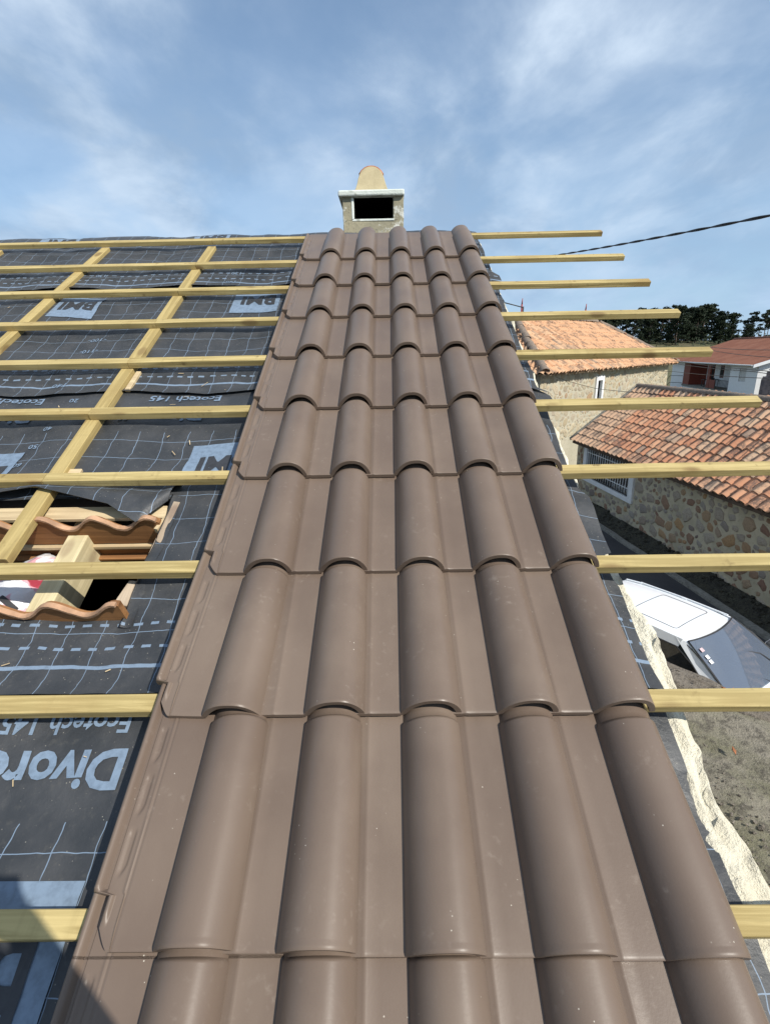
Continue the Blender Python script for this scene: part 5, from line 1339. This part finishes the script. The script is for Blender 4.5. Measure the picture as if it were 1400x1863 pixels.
# ------------------------------------------------------------------ pine wood on the hill
def pines():
    def crown(seed, kind):
        """clumps of needle sprays spread over an uneven volume; kind 0 = dense, 1 = open flat-topped"""
        r = random.Random(seed); m = MB(); tips = []
        n = 38 if kind == 0 else 17
        for i in range(n):
            f = r.random()
            if kind == 0: z = .14 + .86 * f; rad = 3.1 * (1.08 - .72 * f ** 1.4) * r.uniform(.35, 1.05)
            else: z = .62 + .38 * f; rad = 3.0 * (1 - .45 * f) * r.uniform(.3, 1.1)
            a = r.uniform(0, 2 * PI); c = Vector((rad * math.cos(a), rad * math.sin(a), z * 13)); tips.append(c)
            cr = r.uniform(.75, 1.5) * (1.0 if kind == 0 else .9)
            for q in range(70):
                v = Vector((r.gauss(0, 1), r.gauss(0, 1), r.gauss(0, .62))); v = v.normalized() * cr * r.uniform(.55, 1.12); v.z *= .62
                p = c + v; s = r.uniform(.16, .40); u = Vector((r.gauss(0, 1), r.gauss(0, 1), r.gauss(0, .8) + .3)).normalized(); w = u.cross(Vector((r.gauss(0, 1), r.gauss(0, 1), r.gauss(0, 1)))).normalized()
                m.add([p - u * s - w * s * .5, p - u * s * .2 + w * s * .7, p + u * s * 1.1, p + w * -s * .6 + u * s * .3], [(0, 1, 2, 3)])
        return m.mesh('crown', M['leaf']), tips
    def trunk(seed, tips, kind):
        r = random.Random(seed + 50); m = MB(); pth = [Vector((.25 * math.sin(z * .35 + seed) * (z / 12), .2 * math.cos(z * .3 + seed) * (z / 12), z)) for z in [i * 1.0 for i in range(0, 13)]]
        m.tube(pth, [.24 * (1 - .75 * i / 12) for i in range(13)], 7)
        for c in tips[:14]:
            z = max(2.5, c.z - r.uniform(1., 2.2)); b = pth[min(12, int(z))]; mid = (b + c) / 2 + Vector((0, 0, -.25)); m.tube([b, mid, c], [.09, .06, .025], 5)
        return m.mesh('trunk', M['bark'])
    K = []
    for i in range(8):
        kind = 0 if i < 5 else 1; c, tp = crown(100 + i, kind); K.append((c, trunk(i, tp, kind), kind))
    r = random.Random(9)
    def hgt(x, y): q = max(0., min(1., (y - 75) / 65)); return q * q * (3 - 2 * q) * 6.2
    spots = []
    # skyline seen from the roof: (x at 140 m, height of the crown tips above the eye)
    sky = [(49, 6.5), (51.5, 7.6), (54, 8.4), (57, 8.8), (60, 9.2), (63, 9.6), (66, 9.8), (69, 10.2), (72, 9.8), (75, 10.4), (78, 10.0), (81, 10.4), (84, 9.0), (87, 7.6), (89, 5.2), (92, 3.8), (94.5, 8.2), (98, 8.8), (101, 9.2), (105, 9.4), (109, 8.5), (113, 9), (118, 8), (123, 9)]
    for x, top in sky:
        for row in range(3):
            y = 128 + row * 11 + r.uniform(-4, 4); xx = x * y / 140 + r.uniform(-1.6, 1.6); tp = top - (2.6 if row == 0 else (1.0 if row == 1 else 0)) + r.uniform(-1., .5)
            if 91 < x < 96 and row < 2 and top > 5: tp -= 4
            spots.append((xx, y, tp, x, row))
    ORD = 'first second third fourth fifth sixth seventh eighth ninth tenth eleventh twelfth thirteenth fourteenth fifteenth sixteenth seventeenth eighteenth nineteenth twentieth twenty-first twenty-second twenty-third twenty-fourth'.split()
    for x, y, top, sx, row in spots:
        g = hgt(x, y); H = top + EYE - g
        kind = 1 if (sx > 92 or (row == 2 and r.random() < .45)) else 0
        c, tk, _ = K[r.choice([q for q in range(8) if K[q][2] == kind])]
        s = max(.35, (H + 1.0) / 12.6)
        t = bpy.data.objects.new('pine_tree', None); COL.objects.link(t)
        wd = s * r.uniform(.95, 1.3) if kind == 0 else s * r.uniform(.9, 1.15)
        t.matrix_basis = Matrix.Translation((x, y, g - .2)) @ Matrix.Rotation(r.uniform(0, 6.28), 4, 'Z') @ Matrix.Diagonal((wd, wd, s, 1))
        t['label'] = '%s, %s from the left in the %s row of the wood' % (('dense dark pine' if kind == 0 else 'open-crowned pine'), ORD[sorted(q[0] / q[1] for q in spots if q[4] == row).index(x / y)], ('front', 'middle', 'rear')[row])
        t['category'] = 'tree'; t['group'] = 'pines of the wood'
        link('crown', c, t); link('trunk', tk, t)
    # undergrowth closing the foot of the wood
    m = MB()
    for i in range(2600):
        x = r.uniform(44, 130); y = 122 + r.uniform(0, 26); z = hgt(x, y) + r.uniform(.1, 2.6) * r.random() ** .5; s = r.uniform(.25, .6)
        u = Vector((r.gauss(0, 1), r.gauss(0, 1), r.gauss(0, 1))).normalized(); w = u.orthogonal().normalized()
        p = Vector((x, y, z)); m.add([p - u * s, p + w * s * .6, p + u * s, p - w * s * .6], [(0, 1, 2, 3)])
    tag(obj('undergrowth', m, M['leaf']), kind='stuff')
pines()

# ------------------------------------------------------------------ the person standing on the roof behind the camera (throws the shadow at the lower left)
def person():
    up = TILT.inverted() @ Vector((0, 0, 1)); up = up.to_3d()
    foot = Vector((.35, -.98, -.04))
    t = thing('person', 'person in dark work clothes standing on the battens, holding a phone out in both hands', 'person')
    t.matrix_basis = ROOF @ Matrix.Translation(foot) @ Matrix.Rotation(-PITCH, 4, 'X')
    inv = t.matrix_basis.inverted()
    ph = inv @ (ROOF @ Vector((CAM_ROOF.x, -.135, 1.085)))
    J = {}; V = []; E = []; Rr = []
    def v(n, co, r): J[n] = len(V); V.append(Vector(co)); Rr.append(r)
    def e(a, b): E.append((J[a], J[b]))
    v('pelvis', (0, 0, .95), .145); v('belly', (0, .02, 1.10), .135); v('chest', (0, .05, 1.30), .155); v('neck0', (0, .07, 1.45), .075); v('neck', (0, .10, 1.52), .058); v('head', (0, .14, 1.60), .085); v('crown', (0, .15, 1.72), .088)
    for a, b in zip(('pelvis', 'belly', 'chest', 'neck0', 'neck', 'head'), ('belly', 'chest', 'neck0', 'neck', 'head', 'crown')): e(a, b)
    for s, q in ((-1, 'l'), (1, 'r')):
        v('hip' + q, (s * .10, 0, .88), .10); v('knee' + q, (s * .15, .06, .48), .065); v('ankle' + q, (s * .17, 0, .09), .045); v('toe' + q, (s * .19, .17, .05), .038)
        e('pelvis', 'hip' + q); e('hip' + q, 'knee' + q); e('knee' + q, 'ankle' + q); e('ankle' + q, 'toe' + q)
        w = ph + Vector((s * .10, -.03, -.05))
        v('sh' + q, (s * .19, .05, 1.40), .062); el = Vector((s * .30, .10, 1.14)); v('el' + q, el, .045); v('wr' + q, w, .030); v('palm' + q, ph + Vector((s * .082, -.012, -.02)), .026)
        e('chest', 'sh' + q); e('sh' + q, 'el' + q); e('el' + q, 'wr' + q); e('wr' + q, 'palm' + q)
        for k in range(4):
            b0 = ph + Vector((s * .078, -.016, .030 - k * .020)); v('f%d%s' % (k, q), b0, .0095); v('g%d%s' % (k, q), b0 + Vector((-s * .024, -.014, .004)), .0085); e('palm' + q, 'f%d%s' % (k, q)); e('f%d%s' % (k, q), 'g%d%s' % (k, q))
        v('t' + q, ph + Vector((s * .066, -.030, -.045)), .011); v('u' + q, ph + Vector((s * .045, -.034, -.01)), .0095); e('palm' + q, 't' + q); e('t' + q, 'u' + q)
    me = bpy.data.meshes.new('body'); me.from_pydata(V, E, [])
    o = bpy.data.objects.new('body', me); COL.objects.link(o); o.parent = t
    sk = o.modifiers.new('skin', 'SKIN')
    for i, d in enumerate(me.skin_vertices[0].data): d.radius = (Rr[i], Rr[i])
    me.skin_vertices[0].data[0].use_root = True
    sb = o.modifiers.new('sub', 'SUBSURF'); sb.levels = 1; sb.render_levels = 1
    me.materials.append(m_plain('dark_work_clothes', (.05, .055, .07), .9, .2, 10))
    obj('hair', MB().tube([(0, .10, 1.64), (0, .13, 1.72), (0, .14, 1.80)], [.10, .105, .05], 10), m_plain('brown_hair', (.05, .03, .02), .8, .2, 20), t)
    obj('face', MB().tube([(0, .17, 1.57), (0, .205, 1.63), (0, .20, 1.70)], [.055, .06, .05], 10), m_plain('skin', (.42, .26, .18), .6, .1, 10), t)
    ph_o = thing('phone', 'black phone held out over the roof in both hands', 'phone'); ph_o.matrix_basis = t.matrix_basis @ Matrix.Translation(ph) @ Matrix.Rotation(-.35, 4, 'X')
    obj('phone_case', MB().box((0, 0, 0), (.155, .009, .074)), M['trim'], ph_o, bevel=.003); obj('screen', MB().box((0, -.0055, 0), (.148, .001, .068)), M['winglass'], ph_o)
person()
